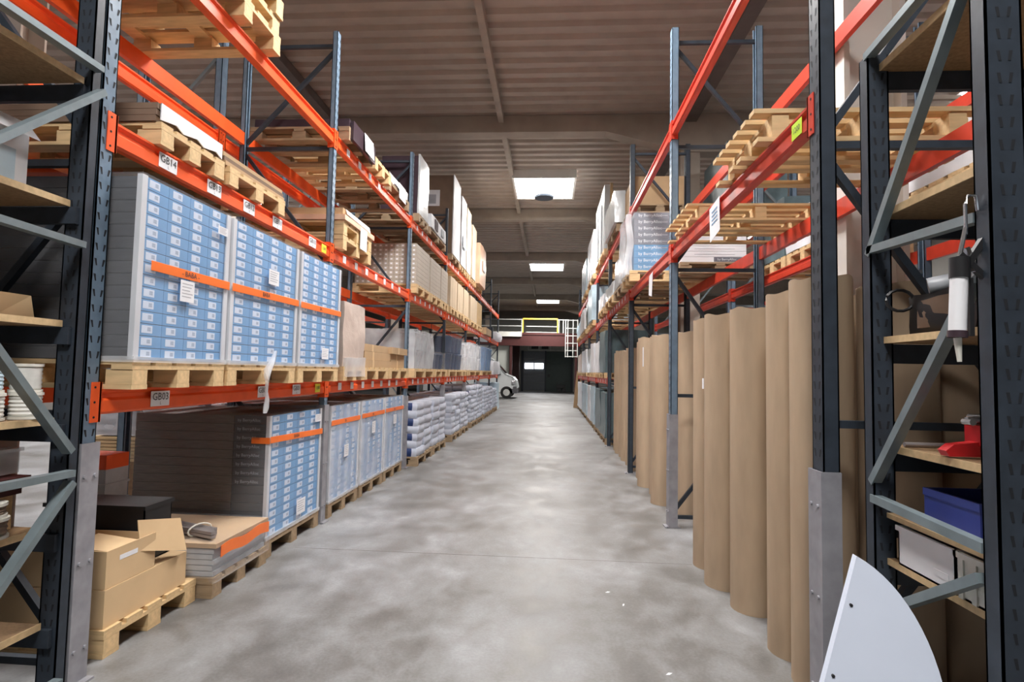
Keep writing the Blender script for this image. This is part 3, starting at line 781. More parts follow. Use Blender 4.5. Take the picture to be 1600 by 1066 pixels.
for i, (a, c, m_, d) in enumerate(((11.62, 12.5, 'orangecard', 'first of the fourth bay'), (12.55, 13.4, 'orangecard', 'second of the fourth bay'), (13.44, 14.3, 'orangecard', 'third of the fourth bay'), (14.6, 16.0, 'orangecard', 'first beyond the fifth upright'), (16.05, 17.1, 'tancard', 'before the sixth upright'))):
    pallet(-3.2, -2.12, a, c, L2 + .001, 'wooden pallet on the middle orange beam, ' + d, 'wood', .145, 'pallets on the orange rack middle beam', True)
    t = thing('carton_stack', (-2.65, a, L2 + .148), 'sunlit tan carton stack on the middle beam, ' + d, 'carton stack', 'stacks of tan cartons')
    for j in range(3):
        w3 = (c - a - .04) / 3
        part('carton', MB().box(-3.15, -2.14, a + .02 + j * w3, a + .02 + (j + 1) * w3 - .012, L2 + .148, L2 + .80 + .01 * (j % 2)), m_, t)
# third level
def pallet_pile(n, x0, x1, y0, y1, z, m_, d, h=.145, simple=False):
    for k in range(n):
        pallet(x0 + .02 * (k % 2), x1 - .02 * (k % 2), y0 + .01 * k, y1 + .01 * k, z + .001 + k * (h + .001), '%s wooden pallet %s' % (['bottom', 'second', 'third', 'top'][k] if n > 1 else 'single', d), m_, h, 'piles of empty pallets', simple)
pallet_pile(3, -3.2, -2.1, 3.10, 4.0, L3, 'wood', 'of the pile on the top orange beam, at the picture top')
pallet_pile(1, -3.2, -2.12, 5.52, 6.28, L3, 'oldwood', 'under the plum-wrapped box on the top orange beam')
t = thing('wrapped_box', (-2.4, 5.95, L3 + .148), 'dark plum wrapped box with white note on the top orange beam', 'box')
part('body', MB().lump(-3.15, -2.13, 5.54, 6.26, L3 + .148, L3 + .235, .008, (5, 5, 3), 2).lump(-2.12, -2.085, 5.56, 6.28, L3 + .02, L3 + .22, .008, (2, 6, 4), 3), 'purple', t)
part('delivery_note', MB().add([(-2.07, 5.85, L3 + .22), (-2.07, 6.15, L3 + .22), (-2.055, 6.15, L3 + .02), (-2.055, 5.85, L3 + .02), (-2.074, 5.85, L3 + .22), (-2.074, 6.15, L3 + .22), (-2.059, 6.15, L3 + .02), (-2.059, 5.85, L3 + .02)], [(3, 2, 1, 0), (4, 5, 6, 7), (0, 1, 5, 4)]), 'sheet', t, 'white delivery note')
pallet_pile(1, -3.2, -2.1, 6.33, 6.98, L3, 'wood', 'just past the plum-wrapped box on the top beam')
pallet_pile(1, -3.2, -2.16, 7.1, 8.15, L3, 'oldwood', 'just before the third upright on the top beam')
solid('wrapped_box', MB().lump(-3.1, -2.18, 7.15, 8.1, L3 + .148, L3 + .27, .01, (5, 5, 3), 7), 'purple', (-2.6, 7.6, L3 + .148), 'low dark wrapped box beside the tall silver slab on the top beam', 'box')
b = MB().add([(-2.14, 7.5, L3 + .24), (-2.14, 7.85, L3 + .24), (-2.13, 7.85, L3 + .02), (-2.13, 7.5, L3 + .02), (-2.144, 7.5, L3 + .24), (-2.144, 7.85, L3 + .24), (-2.134, 7.85, L3 + .02), (-2.134, 7.5, L3 + .02)], [(3, 2, 1, 0), (4, 5, 6, 7), (0, 1, 5, 4)])
solid('paper_note', b, 'sheet', (-2.14, 7.7, L3 + .1), 'white note on the low dark wrapped box before the third upright', 'paper')
b = MB().box(-2.9, -2.78, 6.5, 6.7, L3 + .001, L3 + .12)
pallet(-3.2, -2.12, 8.6, 9.3, L3 + .001, 'wooden pallet under the tall silver panel', 'oldwood', .12, 'pallets on the orange rack top beam', True)
t = thing('wrapped_slab', (-2.4, 8.9, L3 + .12), 'tall silver foil-wrapped panel beside the third upright on the top beam', 'panel')
part('core', MB().box(-2.75, -2.15, 8.62, 9.22, L3 + .122, L3 + 1.06), 'purple', t)
part('foil', MB().lump(-2.15, -2.12, 8.6, 9.24, L3 + .12, L3 + 1.08, .008, (2, 8, 10), 4), 'foil', t, 'crinkled silver foil face')
pallet(-3.2, -2.12, 9.4, 10.9, L3 + .001, 'wooden pallet under the low white parcel on the top beam', 'oldwood', .12, 'pallets on the orange rack top beam', True)
b = MB().lump(-2.9, -2.1, 9.45, 10.75, L3 + .122, L3 + .36, .015, (5, 6, 3), 8)
b.box(-2.102, -2.085, 9.7, 9.95, L3 + .15, L3 + .33, 1).box(-2.102, -2.085, 10.3, 10.5, L3 + .17, L3 + .3, 2)
solid('white_parcel', b, ['white', 'purple', 'bucket'], (-2.5, 10.1, L3 + .12), 'low white wrapped parcel on the top beam before the tall brown box', 'parcel')
pallet(-3.2, -2.12, 11.6, 12.6, L3 + .001, 'wooden pallet under the tall brown box on the top beam', 'oldwood', .12, 'pallets on the orange rack top beam', True)
t = thing('tall_box', (-2.5, 11.9, L3 + .12), 'tall brown box with pale label and white wrapped front on the top beam', 'box')
part('body', MB().box(-2.98, -2.13, 11.62, 12.5, L3 + .122, L3 + 1.82), 'dcard', t)
part('front_wrap', MB().lump(-2.13, -2.11, 11.6, 12.5, L3 + .12, L3 + 1.83, .008, (2, 6, 10), 4), 'white', t, 'white wrapped front')
part('label', MB().box(-2.72, -2.42, 11.618, 11.62, L3 + 1.15, L3 + 1.5).box(-2.66, -2.5, 11.617, 11.618, L3 + 1.2, L3 + 1.4, 1), ['sheet', 'gink'], t)
for k, (a, c, z, m_, d, nm) in enumerate(((12.75, 13.5, 1.75, 'white', 'tall white wrapped panel just past the tall brown box', 'wrapped_slab'), (13.6, 14.35, 1.72, 'warmwhite', 'tall cream wrapped panel ending at the fifth upright', 'wrapped_slab'), (14.6, 15.4, 1.55, 'warmwhite', 'cream wrapped panel just beyond the fifth upright', 'wrapped_slab'), (15.5, 17.0, 1.30, 'peach', 'peach wrapped load with rounded top leaning over the aisle', 'wrapped_load'))):
    pallet(-3.2, -2.14, a, c, L3 + .001, 'wooden pallet under the ' + d, 'wood', .12, 'pallets on the orange rack top beam', True)
    t = thing(nm, (-2.6, a, L3 + .12), d, 'panel' if 'slab' in nm else 'pallet load', 'wrapped goods on the top orange beam')
    part('body', MB().lump(-3.1, -2.12 + (.10 if k == 3 else 0), a + .03, c - .03, L3 + .122, L3 + z, .012, (5, 6, 10), k + 3, rnd=.12 if k == 3 else 0), m_, t)
    if k in (0, 3): part('label', MB().box(-2.1 + (.10 if k == 3 else 0), -2.085 + (.10 if k == 3 else 0), (a + c) / 2 - .25, (a + c) / 2 + .2, L3 + .55, L3 + .85), 'sheet', t)
# lower level, second bay onwards
pallet(-3.2, -2.07, 5.47, 6.12, L1 + .001, 'wooden pallet under the beige wrapped load', 'wood', .145, 'pallets on the orange rack lower beam')
t = thing('wrapped_load', (-2.6, 5.8, L1 + .147), 'beige film-wrapped load right behind the third blue carton stack', 'pallet load')
part('goods', MB().lump(-3.2, -2.08, 5.47, 6.12, L1 + .147, 2.19, .018, (6, 6, 8), 5, rnd=.05), 'beige', t)
part('loose_film', MB().lump(-2.2, -2.06, 5.5, 6.1, L1 + .04, L1 + .24, .02, (3, 8, 4), 7), 'film3', t, 'loose clear film over the pallet')
for k, (a, c) in enumerate(((6.25, 7.2), (7.25, 8.25))):
    pallet(-3.2, -2.12, a, c, L1 + .001, 'wooden pallet under brown flat boxes, ' + ['next to the beige load', 'next to the third upright'][k], 'wood', .145, 'pallets on the orange rack lower beam', k > 0)
z = L1 + .147
for k, (a, c, zz, h) in enumerate(((6.3, 7.45, 0, .085), (6.35, 7.4, .087, .10), (7.5, 8.2, 0, .10), (7.42, 8.22, .19, .09), (6.32, 7.3, .189, .085), (7.46, 8.2, .10, .088))):
    d = ['bottom one by the beige load', 'middle one by the beige load', 'bottom one by the third upright', 'top one by the third upright', 'top one by the beige load', 'middle one by the third upright'][k]
    solid('cardboard_box', MB().box(-3.0, -2.14 - .02 * (k % 3), a, c, z + zz, z + zz + h).box(-3.0, -2.139 - .02 * (k % 3), a + .3, a + .36, z + zz + .001, z + zz + h + .001, 1), ['card', 'lcard'], (-2.5, a, z + zz),
          'flat brown cardboard box, ' + d, 'box', 'flat brown boxes on the lower orange beam')
def bucket_load(x0, x1, y0, y1, z0, r, h, layers, m_, label, film='film3', film_top=0, group=None):
    t = thing('bucket_load', ((x0 + x1) / 2, y0, z0), label, 'bucket load', group)
    ny = max(1, int((y1 - y0) / (2 * r))); nx = max(1, int((x1 - x0) / (2 * r)))
    me = MB().lathe((0, 0, 0), [(r * .84, 0), (r * .95, h * .86), (r * .99, h * .86), (r * .99, h * .95), (r * .9, h * .97)], 14).mesh('bucket', [m_])
    for l in range(layers):
        for i in range(nx):
            for j in range(ny):
                if 0 < i < nx - 1 and j > 0: continue
                link('bucket', me, t, Vector((x1 - r - i * 2 * r, y0 + (j + .5) * (y1 - y0) / ny, z0 + l * h)) - wloc(t))
    part('stretch_film', MB().lump(x0, x1 + .01, y0, y1, z0, z0 + layers * h + .03 + film_top, .03, (7, 8, 8), int(y0 * 3), rnd=.06, fr=5), film, t, 'wrinkled clear film')
    return t
for a, c, d in ((8.6, 10.1, 'under the wrapped grey buckets'), (10.2, 11.35, 'under the dark blue buckets'), (11.6, 13.4, 'under the navy drum load'), (13.45, 14.3, 'under the first white bucket load'), (14.6, 17.0, 'under the second white bucket load'), (17.4, 20.1, 'under the pale blue drum')):
    pallet(-3.2, -2.12, a, c, L1 + .001, 'wooden pallet on the lower orange beam ' + d, 'wood', .145, 'pallets on the orange rack lower beam', True)
bucket_load(-3.1, -2.14, 8.62, 10.08, z, .18, .30, 2, 'bucket', 'clear-wrapped grey buckets just behind the third upright')
bucket_load(-4.25, -3.45, 6.3, 8.0, z, .17, .29, 2, 'bucket', 'clear-wrapped grey buckets seen above the flat brown boxes')
pallet(-4.35, -3.38, 6.2, 8.1, L1 + .001, 'wooden pallet on the back rack under wrapped grey buckets', 'wood', .145, 'pallets behind the orange rack', True)
bucket_load(-3.1, -2.16, 10.25, 11.3, z, .17, .30, 1, 'navy', 'low dark blue bucket load before the fourth upright', 'film')
bucket_load(-3.1, -2.1, 11.62, 13.35, z, .21, .36, 2, 'navy', 'tall navy drum load behind the fourth upright', 'film')
bucket_load(-3.1, -2.12, 13.5, 14.3, z, .19, .33, 2, 'sheet', 'white bucket load before the fifth upright', 'film2')
bucket_load(-3.1, -2.12, 14.65, 16.9, z, .2, .36, 2, 'sheet', 'white bucket load behind the fifth upright', 'film2')
bucket_load(-2.9, -2.05, 17.5, 19.9, z, .38, .78, 1, 'blue', 'pale blue drum load near the end of the orange rack', 'film')
b = MB().lump(-3.0, -2.05, 20.5, 22.8, z - .14, z + .35, .06, (5, 6, 4), 5, rnd=.2)
solid('plastic_wrap_heap', b, 'white', (-2.5, 21.5, z - .14), 'white plastic heap at the end of the lower orange beam', 'plastic film')
b = MB().lump(-2.9, -2.0, 20.6, 23.0, L2 + .001, L2 + .28, .05, (5, 6, 4), 6, rnd=.15)
solid('plastic_wrap_heap', b, 'white', (-2.5, 21.5, L2), 'white plastic heap at the end of the middle orange beam', 'plastic film')
solid('cardboard_box', MB().box(-3.0, -2.1, 18.0, 19.6, L2 + .001, L2 + .22), 'card', (-2.5, 18, L2), 'low brown box near the end of the middle orange beam', 'box')
solid('cardboard_box', MB().box(-2.5, -2.14, 20.42, 20.6, L2 + .001, L2 + .42), 'dsteel', (-2.3, 20.5, L2), 'dark upright box at the end of the middle orange beam', 'box')

# ------------------------------------------------------------------ bags on the floor
def bag_mesh(lx, ly, h, k, pr_):
    q = MB().lump(-lx / 2, lx / 2, -ly / 2, ly / 2, 0, h, .012, (6, 6, 4), k, rnd=.28, fr=6)
    if pr_:
        for i, f in enumerate(q.f):
            c = sum((Vector(q.v[j]) for j in f), Vector()) / len(f)
            if c.y < -ly * .36 and -lx * .42 < c.x < lx * .30: q.m[i] = 1
            if c.y < -ly * .36 and lx * .05 < c.x < lx * .22 and c.z > h * .3: q.m[i] = 2
    return q.mesh('bag', ['bag', 'bagblue', 'sheet'])
_bags = [bag_mesh(.52, .54, .128, k, False) for k in range(4)]; _bagp = [bag_mesh(.52, .54, .128, k + 4, True) for k in range(2)]
_bagn = [bag_mesh(.52, .54, .128, k + 9, False) for k in range(2)]
BP = [(8.62, 7, 'in the first bag pile behind the third upright', True), (9.85, 7, 'in the second bag pile, before the fourth upright', False), (11.66, 7, 'in the bag pile just behind the fourth upright', False),
      (12.92, 7, 'in the bag pile just before the fifth upright', False), (14.62, 8, 'in the bag pile just behind the fifth upright', True), (15.9, 8, 'in the bag pile just before the sixth upright', False),
      (17.45, 7, 'in the bag pile just behind the sixth upright', False), (18.75, 7, 'in the bag pile just before the seventh upright', False), (20.6, 6, 'in the last low bag pile of the orange rack', False)]
for i, (y, n, d, pr_) in enumerate(BP):
    pallet(-3.17, -2.04, y, y + 1.14, .001, 'wooden pallet on the floor under bags, ' + d.replace('in the ', ''), 'oldwood', .145, 'pallets under the bag piles', i > 1)
    for l in range(n):
        for j in range(2):
            for c in range(2):
                if c and not (j == 0 or l == n - 1): continue
                pool = _bagp if (pr_ and j == 0 and l % 2 == 0) else _bagn if pr_ and j == 0 else _bags
                lab_ = 'white filled bag ' + d
                gp = 'bags ' + d
                if pr_ and j == 0 and l % 2 == 0:
                    lab_ = 'bag with navy printed end ' + d; gp = 'navy printed bags ' + d
                o = link('filled_bag', random.choice(pool), None, (-2.315 - c * .53 + random.uniform(-.015, .02), y + .29 + j * .56 + random.uniform(-.01, .01), .147 + l * .118))
                o.rotation_euler.z = random.uniform(-.04, .04)
                tag(o, lab_, 'bag', gp)
solid('wrapped_load', MB().lump(-3.0, -2.1, 22.0, 23.1, .001, 1.05, .03, (5, 5, 6), 4), 'lblue', (-2.5, 22.5, 0), 'pale green-blue wrapped load standing at the last orange upright', 'pallet load')

# ------------------------------------------------------------------ cardboard rolls
_rm = {}
def roll(x, y, r, h, label, smudge=None):
    t = tag(link('cardboard_roll', None, None, (x, y, 0)), label, 'cardboard roll', 'standing cardboard rolls under the red rack')
    bpy.data.objects.remove(t)
    seg = 40; q = MB(); prof = []
    tear = random.random() * 6
    vs = []; 
    for k, z in enumerate((0, .01, h * .33, h * .66, h)):
        for j in range(seg):
            a = 2 * math.pi * j / seg
            rr = r * (1 + (.006 * math.sin(3 * a + tear) if k else 0)) + (0 if j > 2 else .004)
            vs.append((rr * math.cos(a), rr * math.sin(a), z + (.012 * math.sin(4 * a + tear) * math.sin(2 * a) if k == 4 else 0)))
    fs = []
    for k in range(4):
        for j in range(seg): fs.append((k * seg + j, k * seg + (j + 1) % seg, (k + 1) * seg + (j + 1) % seg, (k + 1) * seg + j))
    q.add(vs, fs); k0 = 4 * seg
    iv = [(.55 * vs[k0 + j][0], .55 * vs[k0 + j][1], vs[k0 + j][2] - .01) for j in range(seg)]
    iv2 = [(.55 * vs[k0 + j][0], .55 * vs[k0 + j][1], vs[k0 + j][2] - .4) for j in range(seg)]
    q.add(vs[k0:] + iv + iv2, [(j, (j + 1) % seg, seg + (j + 1) % seg, seg + j) for j in range(seg)] + [(seg + j, seg + (j + 1) % seg, 2 * seg + (j + 1) % seg, 2 * seg + j) for j in range(seg)] + [tuple(range(2 * seg, 3 * seg))], 1)
    q.sm = True
    o = link('cardboard_roll', q.mesh('cardboard_roll', ['kraft', 'kraftend']), None, (x, y, 0))
    return tag(o, label, 'cardboard roll', 'standing cardboard rolls under the red rack')
roll(1.37, 2.93, .145, 2.0, 'brown cardboard roll touching the front red-rack upright')
roll(1.37, 3.24, .145, 1.97, 'second brown cardboard roll from the front red-rack upright')
o = roll(1.345, 3.80, .145, 1.945, 'widest-looking brown cardboard roll, third, with a dark smudge low down')
o = roll(1.29, 4.20, .15, 1.95, 'fourth brown cardboard roll, standing before a narrow sliver of roll')
roll(1.31, 4.60, .15, 1.945, 'fifth brown cardboard roll, last before the second red-rack upright')
for k, (x, y) in enumerate(((1.76, 3.32), (1.75, 3.76), (1.72, 4.2), (1.72, 4.75))):
    roll(x, y, .2, 1.95, 'brown cardboard roll in the back row, %s' % ['first behind the front upright', 'behind the second front-row roll', 'behind the widest front-row roll', 'behind the last roll before the second upright'][k])
roll(1.54, 6.22, .16, 1.97, 'brown cardboard roll just behind the second red-rack upright, shaded on one side')
nm = ['first', 'second', 'third', 'fourth', 'fifth', 'sixth', 'seventh', 'eighth', 'ninth', 'tenth', 'eleventh']
ys_ = [6.72, 7.22, 7.72, 8.30, 9.0, 9.45, 9.9, 10.35, 10.8, 11.2]
for k, y in enumerate(ys_):
    roll(1.42 - .05 * (k in (0, 2)) + .02 * (k % 2), y, .17, 1.97 + .012 * ((k * 7) % 3) - (.06 if k > 3 else 0), 'brown cardboard roll, %s past the shaded roll behind the second upright' % nm[k])
for k, (x, y, h) in enumerate(((1.71, 2.88, 1.96), (2.07, 2.88, 1.95))):
    roll(x, y, .17, h, 'dark-looking brown roll behind the grey shelving, ' + ['beside its far post', 'behind its black tool bag'][k])
# paper tags on rolls
solid('paper_tag', MB().box(1.16 - .004, 1.16, 4.30, 4.34, 1.40, 1.48), 'sheet', (1.16, 4.32, 1.4), 'small white paper scrap stuck on the fourth cardboard roll', 'paper')
b = MB().box(1.185, 1.188, 7.20, 7.27, 1.60, 1.85)
solid('paper_tag', b, 'sheet', (1.186, 7.23, 1.6), 'white paper strip stuck on a roll behind the second upright', 'paper')

# ------------------------------------------------------------------ middle beam of the red rack
def comb_pallet(x0, x1, y0, y1, z0, h, label):
    """double-faced pallet: board ends stick out past the stringers like a comb"""
    t = thing('wooden_pallet', (x0, y0, z0), label, 'pallet', 'empty pallets on the red rack')
    n = 6; w_ = (y1 - y0) / (n + (n - 1) * .75); th = h * .14; ins = .10
    db = MB().box(0, x1 - x0, 0, w_, 0, th).mesh('deck_board', ['wood'])
    for k in range(n): link('deck_board', db, t, (0, k * w_ * 1.75, h - th))
    for k in (0, 2, 3, 5): link('bottom_board', db, t, (.02, k * w_ * 1.75, 0))
    sb = MB().box(0, .09, .01, y1 - y0 - .01, 0, th).mesh('stringer_board', ['wood'])
    bk = MB().box(0, .09, 0, .13, 0, h - 3 * th).mesh('block', ['wood'])
    for a in (ins, (x1 - x0) / 2 - .045, x1 - x0 - ins - .09):
        link('stringer_board', sb, t, (a, 0, h - 2 * th))
        for bb in (.01, (y1 - y0) / 2 - .065, y1 - y0 - .14): link('block', bk, t, (a, bb, th))
comb_pallet(1.10, 2.32, 3.08, 3.86, R2Z + .003, .185, 'empty pale pallet on the middle red beam by the front upright, board ends overhanging')
comb_pallet(1.12, 2.32, 4.66, 5.54, R2Z + .003, .14, 'empty pale pallet on the middle red beam just before the second upright')
b = MB().add([(1.190, 4.02, 2.79), (1.190, 4.27, 2.76), (1.187, 4.24, 2.50), (1.187, 4.0, 2.54), (1.192, 4.02, 2.79), (1.192, 4.27, 2.76), (1.189, 4.24, 2.50), (1.189, 4.0, 2.54)], [(0, 1, 2, 3), (7, 6, 5, 4), (0, 4, 5, 1), (3, 2, 6, 7)])
for k in range(4): b.quad((1.1865, 4.06, 2.73 - k * .03), (1.1865, 4.20, 2.72 - k * .03), (1.1865, 4.20, 2.71 - k * .03), (1.1865, 4.06, 2.72 - k * .03), 1)
solid('paper_notice', b, ['sheet', 'blueprint'], (1.19, 4.1, 2.5), 'white paper notice taped to the middle red beam by the second upright', 'paper')
b = MB().add([(1.19, 6.62, 2.72), (1.19, 6.86, 2.70), (1.18, 6.82, 2.46), (1.18, 6.62, 2.42), (1.193, 6.62, 2.72), (1.193, 6.86, 2.70), (1.183, 6.82, 2.46), (1.183, 6.62, 2.42)], [(0, 1, 2, 3), (7, 6, 5, 4), (0, 4, 5, 1), (3, 2, 6, 7)])
solid('paper_notice', b, 'sheet', (1.19, 6.7, 2.4), 'white paper slip hanging below the middle red beam past the second upright', 'paper')
# grey and blue printed cartons with the white carton beside them
pallet(1.08, 2.15, 7.75, 8.56, R2Z + .002, 'wooden pallet under the grey and blue lettered cartons', 'wood', .15, 'pallets on the red rack middle beam')
t = thing('carton_stack', (1.4, 8.1, R2Z + .155), 'grey and blue carton stack with white lettering, wrapped in clear film', 'carton stack')
zb = R2Z + .157; hh = .0905
for k in range(9):
    q = MB().box(1.14, 1.69, 7.78, 8.5, zb + k * hh, zb + (k + 1) * hh - .003)
    q.text('by BerryAlloc', .058, (1.36, 7.777, zb + (k + .55) * hh), (1, 0, 0), (0, 0, 1), 1)
    q.box(1.52, 1.60, 7.777, 7.78, zb + (k + .45) * hh, zb + (k + .58) * hh, 2)
    part('carton', q, ['blueprint' if k < 4 else 'greyprint', 'wink', 'gink'], t)
part('stretch_film', MB().lump(1.06, 1.70, 7.76, 8.56, zb - .06, zb + 9 * hh + .01, .02, (6, 6, 8), 3), 'film', t)
part('film_side', MB().lump(1.03, 1.12, 7.79, 8.58, zb - .06, zb + 9 * hh - .02, .03, (3, 6, 8), 8, rnd=.1), 'film3', t, 'bulging clear film on the aisle side')
pallet(1.62, 2.62, 7.10, 7.68, R2Z + .002, 'wooden pallet under the white lettered cartons', 'oldwood', .14, 'pallets on the red rack middle beam')
t = thing('carton_stack', (2.0, 7.4, R2Z + .145), 'white carton stack with grey-blue lettered strip, behind the single pallet', 'carton stack')
for k in range(6):
    q = MB().box(1.64, 2.44, 7.12, 7.66, R2Z + .145 + k * .07, R2Z + .145 + k * .07 + .066)
    if k == 0:
        q.box(2.04, 2.435, 7.117, 7.12, R2Z + .15, R2Z + .208, 1); q.text('by BerryAlloc', .042, (2.2, 7.114, R2Z + .178), (1, 0, 0), (0, 0, 1), 2)
    else: q.box(1.8, 2.3, 7.118, 7.12, R2Z + .172 + k * .07, R2Z + .176 + k * .07, 3)
    part('carton', q, ['sheet', 'greyprint', 'wink', 'gink'], t)
# white foil bundles further along the middle red beam
pallet(1.1, 2.15, 8.8, 9.9, R2Z + .002, 'wooden pallet under the first sloping foil bundle on the middle red beam', 'oldwood', .14, 'pallets on the red rack middle beam', True)
solid('foil_bundle', MB().lump(1.1, 1.9, 8.8, 9.8, R2Z + .145, R2Z + .62, .03, (5, 6, 5), 2, rnd=.06), 'foil', (1.5, 9.3, R2Z + .14), 'silver foil bundle just past the lettered cartons', 'foil bundle')
pallet(1.1, 2.15, 10.1, 11.5, R2Z + .002, 'wooden pallet under the second foil bundle on the middle red beam', 'wood', .14, 'pallets on the red rack middle beam', True)
solid('foil_bundle', MB().lump(1.12, 1.9, 10.15, 11.45, R2Z + .145, R2Z + .40, .03, (5, 6, 5), 6), 'foil', (1.5, 10.8, R2Z + .14), 'low silver foil bundle before the fourth red-rack upright', 'foil bundle')
for k, (a, c, h, m_, d) in enumerate(((12.0, 13.3, .30, 'white', 'low white wrapped load past the fourth upright'), (14.95, 16.6, .95, 'lblue', 'tall pale blue wrapped load past the fifth upright'), (16.65, 17.7, .75, 'teal', 'dark teal wrapped load before the sixth upright'), (18.1, 20.7, .7, 'white', 'white wrapped load past the sixth upright'), (21.1, 23.7, .55, 'lblue', 'pale blue wrapped load at the far end'))):
    pallet(1.12, 2.15, a, c, R2Z + .002, 'pallet on middle red beam under the ' + d, 'wood', .14, 'pallets on the red rack middle beam', True)
    solid('wrapped_load', MB().lump(1.12 - .03 * (k in (1, 3)), 2.1, a, c, R2Z + .145, R2Z + .145 + h, .04, (5, 6, 6), k + 2, rnd=.04), m_, (1.6, a, R2Z + .145), d + ' on the middle red beam', 'pallet load', 'wrapped loads on the red rack middle beam')
# top beam of the red rack
pallet(1.25, 2.15, 8.82, 9.8, R3Z + .002, 'wooden pallet under the low brown box on the top red beam', 'oldwood', .14, 'pallets on the red rack top beam')
solid('cardboard_box', MB().box(1.27, 2.1, 8.85, 9.75, R3Z + .145, R3Z + .60), 'card', (1.7, 9.2, R3Z + .145), 'brown cardboard box under the top brace of the red rack', 'box')
pallet(1.15, 2.15, 9.95, 11.6, R3Z + .002, 'dark pallet under the sloping white foil bundle on the top red beam', 'oldwood', .14, 'pallets on the red rack top beam', True)
b = MB().lump(1.10, 1.30, 9.9, 11.6, R3Z + .145, R3Z + .72, .02, (3, 8, 6), 5)
solid('foil_bundle', b, 'foil', (1.2, 10.8, R3Z + .145), 'long silver foil bundle on the top red beam before the tall panels', 'foil bundle')
for k, (a, c, h, m_, d) in enumerate(((12.0, 14.3, 1.55, 'foil', 'tall silver panel crate past the fourth upright on the top red beam'), (15.0, 17.4, 1.35, 'white', 'tall white panel crate past the fifth upright on the top red beam'), (18.1, 20.4, 1.2, 'lblue', 'pale blue panel crate past the sixth upright on the top red beam'))):
    pallet(1.12, 2.15, a, c, R3Z + .002, 'pallet under the ' + d, 'wood', .14, 'pallets on the red rack top beam', True)
    t = thing('panel_crate', (1.3, a, R3Z + .145), d, 'panel', 'panel crates on the top red beam')
    part('panel', MB().lump(1.12, 1.24, a + .03, c - .03, R3Z + .145, R3Z + h, .01, (2, 8, 8), k), m_, t)
    part('panel', MB().box(1.30, 1.42, a + .08, c - .10, R3Z + .145, R3Z + h - .12), 'dcard', t)
    part('edge_board', MB().box(1.24, 1.30, a + .02, a + .08, R3Z + .145, R3Z + h + .04), 'board', t)
    for j in range(2): part('batten', MB().box(1.095, 1.115, a + .5 + j * .9, a + .64 + j * .9, R3Z + .16, R3Z + h * .8), 'bucket', t)
# lower beam and floor of the far red bays
for k, (a, c, h, m_, d) in enumerate(((12.0, 13.2, .92, 'teal', 'dark teal wrapped load past the fourth upright'), (13.4, 14.5, .74, 'white', 'white wrapped load before the fifth upright'), (15.1, 16.2, .8, 'white', 'white wrapped load past the fifth upright'), (16.4, 17.6, .7, 'foil', 'silver wrapped load before the sixth upright'), (18.1, 20.6, .75, 'white', 'white wrapped load past the sixth upright'), (21.2, 23.6, .7, 'beige', 'beige wrapped load at the far end'))):
    pallet(1.16, 2.15, a, c, 1.402, 'pallet on the lower red beam under the ' + d, 'wood', .12, 'pallets on the red rack lower beam', True)
    solid('wrapped_load', MB().lump(1.16, 2.12, a, c, 1.524, 1.524 + h, .035, (5, 6, 6), k + 9), m_, (1.6, a, 1.524), d + ' on the lower red beam', 'pallet load', 'wrapped loads on the red rack lower beam')
for k, (a, c, h, m_, d) in enumerate(((11.95, 13.0, .95, 'teal', 'grey-green wrapped load just past the last cardboard roll'), (13.1, 14.6, .98, 'teal', 'dark teal wrapped load before the fifth upright'), (15.0, 16.3, 1.0, 'lblue', 'pale blue wrapped load past the fifth upright'), (16.5, 17.6, .98, 'white', 'white wrapped load before the sixth upright'), (18.1, 20.6, 1.0, 'lblue', 'pale wrapped load past the sixth upright'), (21.1, 23.7, 1.0, 'white', 'white wrapped load at the last upright'))):
    pallet(1.18, 2.15, a, c, .001, 'wooden pallet on the floor under the ' + d, 'oldwood', .14, 'pallets on the floor of the red rack', True)
    solid('wrapped_load', MB().lump(1.18, 2.12, a, c, .143, .143 + h, .03, (5, 6, 6), k + 19), m_, (1.6, a, .143), d + ' on the floor', 'pallet load', 'wrapped loads on the floor of the red rack')
b = MB().add([(1.02, 24.3, .001), (1.30, 24.3, .001), (1.36, 24.35, 1.6), (1.16, 24.35, 1.6), (1.02, 24.36, .001), (1.30, 24.36, .001), (1.36, 24.41, 1.6), (1.16, 24.41, 1.6)], [(0, 1, 2, 3), (7, 6, 5, 4), (0, 4, 5, 1), (1, 5, 6, 2), (2, 6, 7, 3), (3, 7, 4, 0)])
solid('wooden_plank', b, 'card', (1.2, 24.35, 0), 'brown plank leaning on the far end of the red rack', 'plank')
# goods on the second red rack
for k, (a, c, h, m_, d, z0) in enumerate(((3.65, 4.6, .35, 'white', 'white film parcel behind the white column', R2Z), (5.85, 6.65, .45, 'white', 'white wrapped load beyond the single pallet', R2Z), (6.7, 7.5, .7, 'teal', 'dark grey wrapped load beyond the white cartons', R2Z), (8.8, 10.2, 1.0, 'teal', 'dark wrapped load on the top back beam', R3Z), (2.85, 3.45, .30, 'white', 'pale sheet pile on the top back beam', R3Z - .9))):
    pallet(2.74, 3.66, a, c, (R2Z if k == 4 else z0) + .002, 'pallet on the back red rack under the ' + d, 'wood', .14, 'pallets on the back red rack', k > 1)
    solid('wrapped_load', MB().lump(2.74, 3.64, a, c, (R2Z if k == 4 else z0) + .145, (R2Z if k == 4 else z0) + .145 + h, .03, (5, 6, 5), k + 31), m_, (3.2, a, (R2Z if k == 4 else z0) + .145), d, 'pallet load', 'wrapped loads on the back red rack')

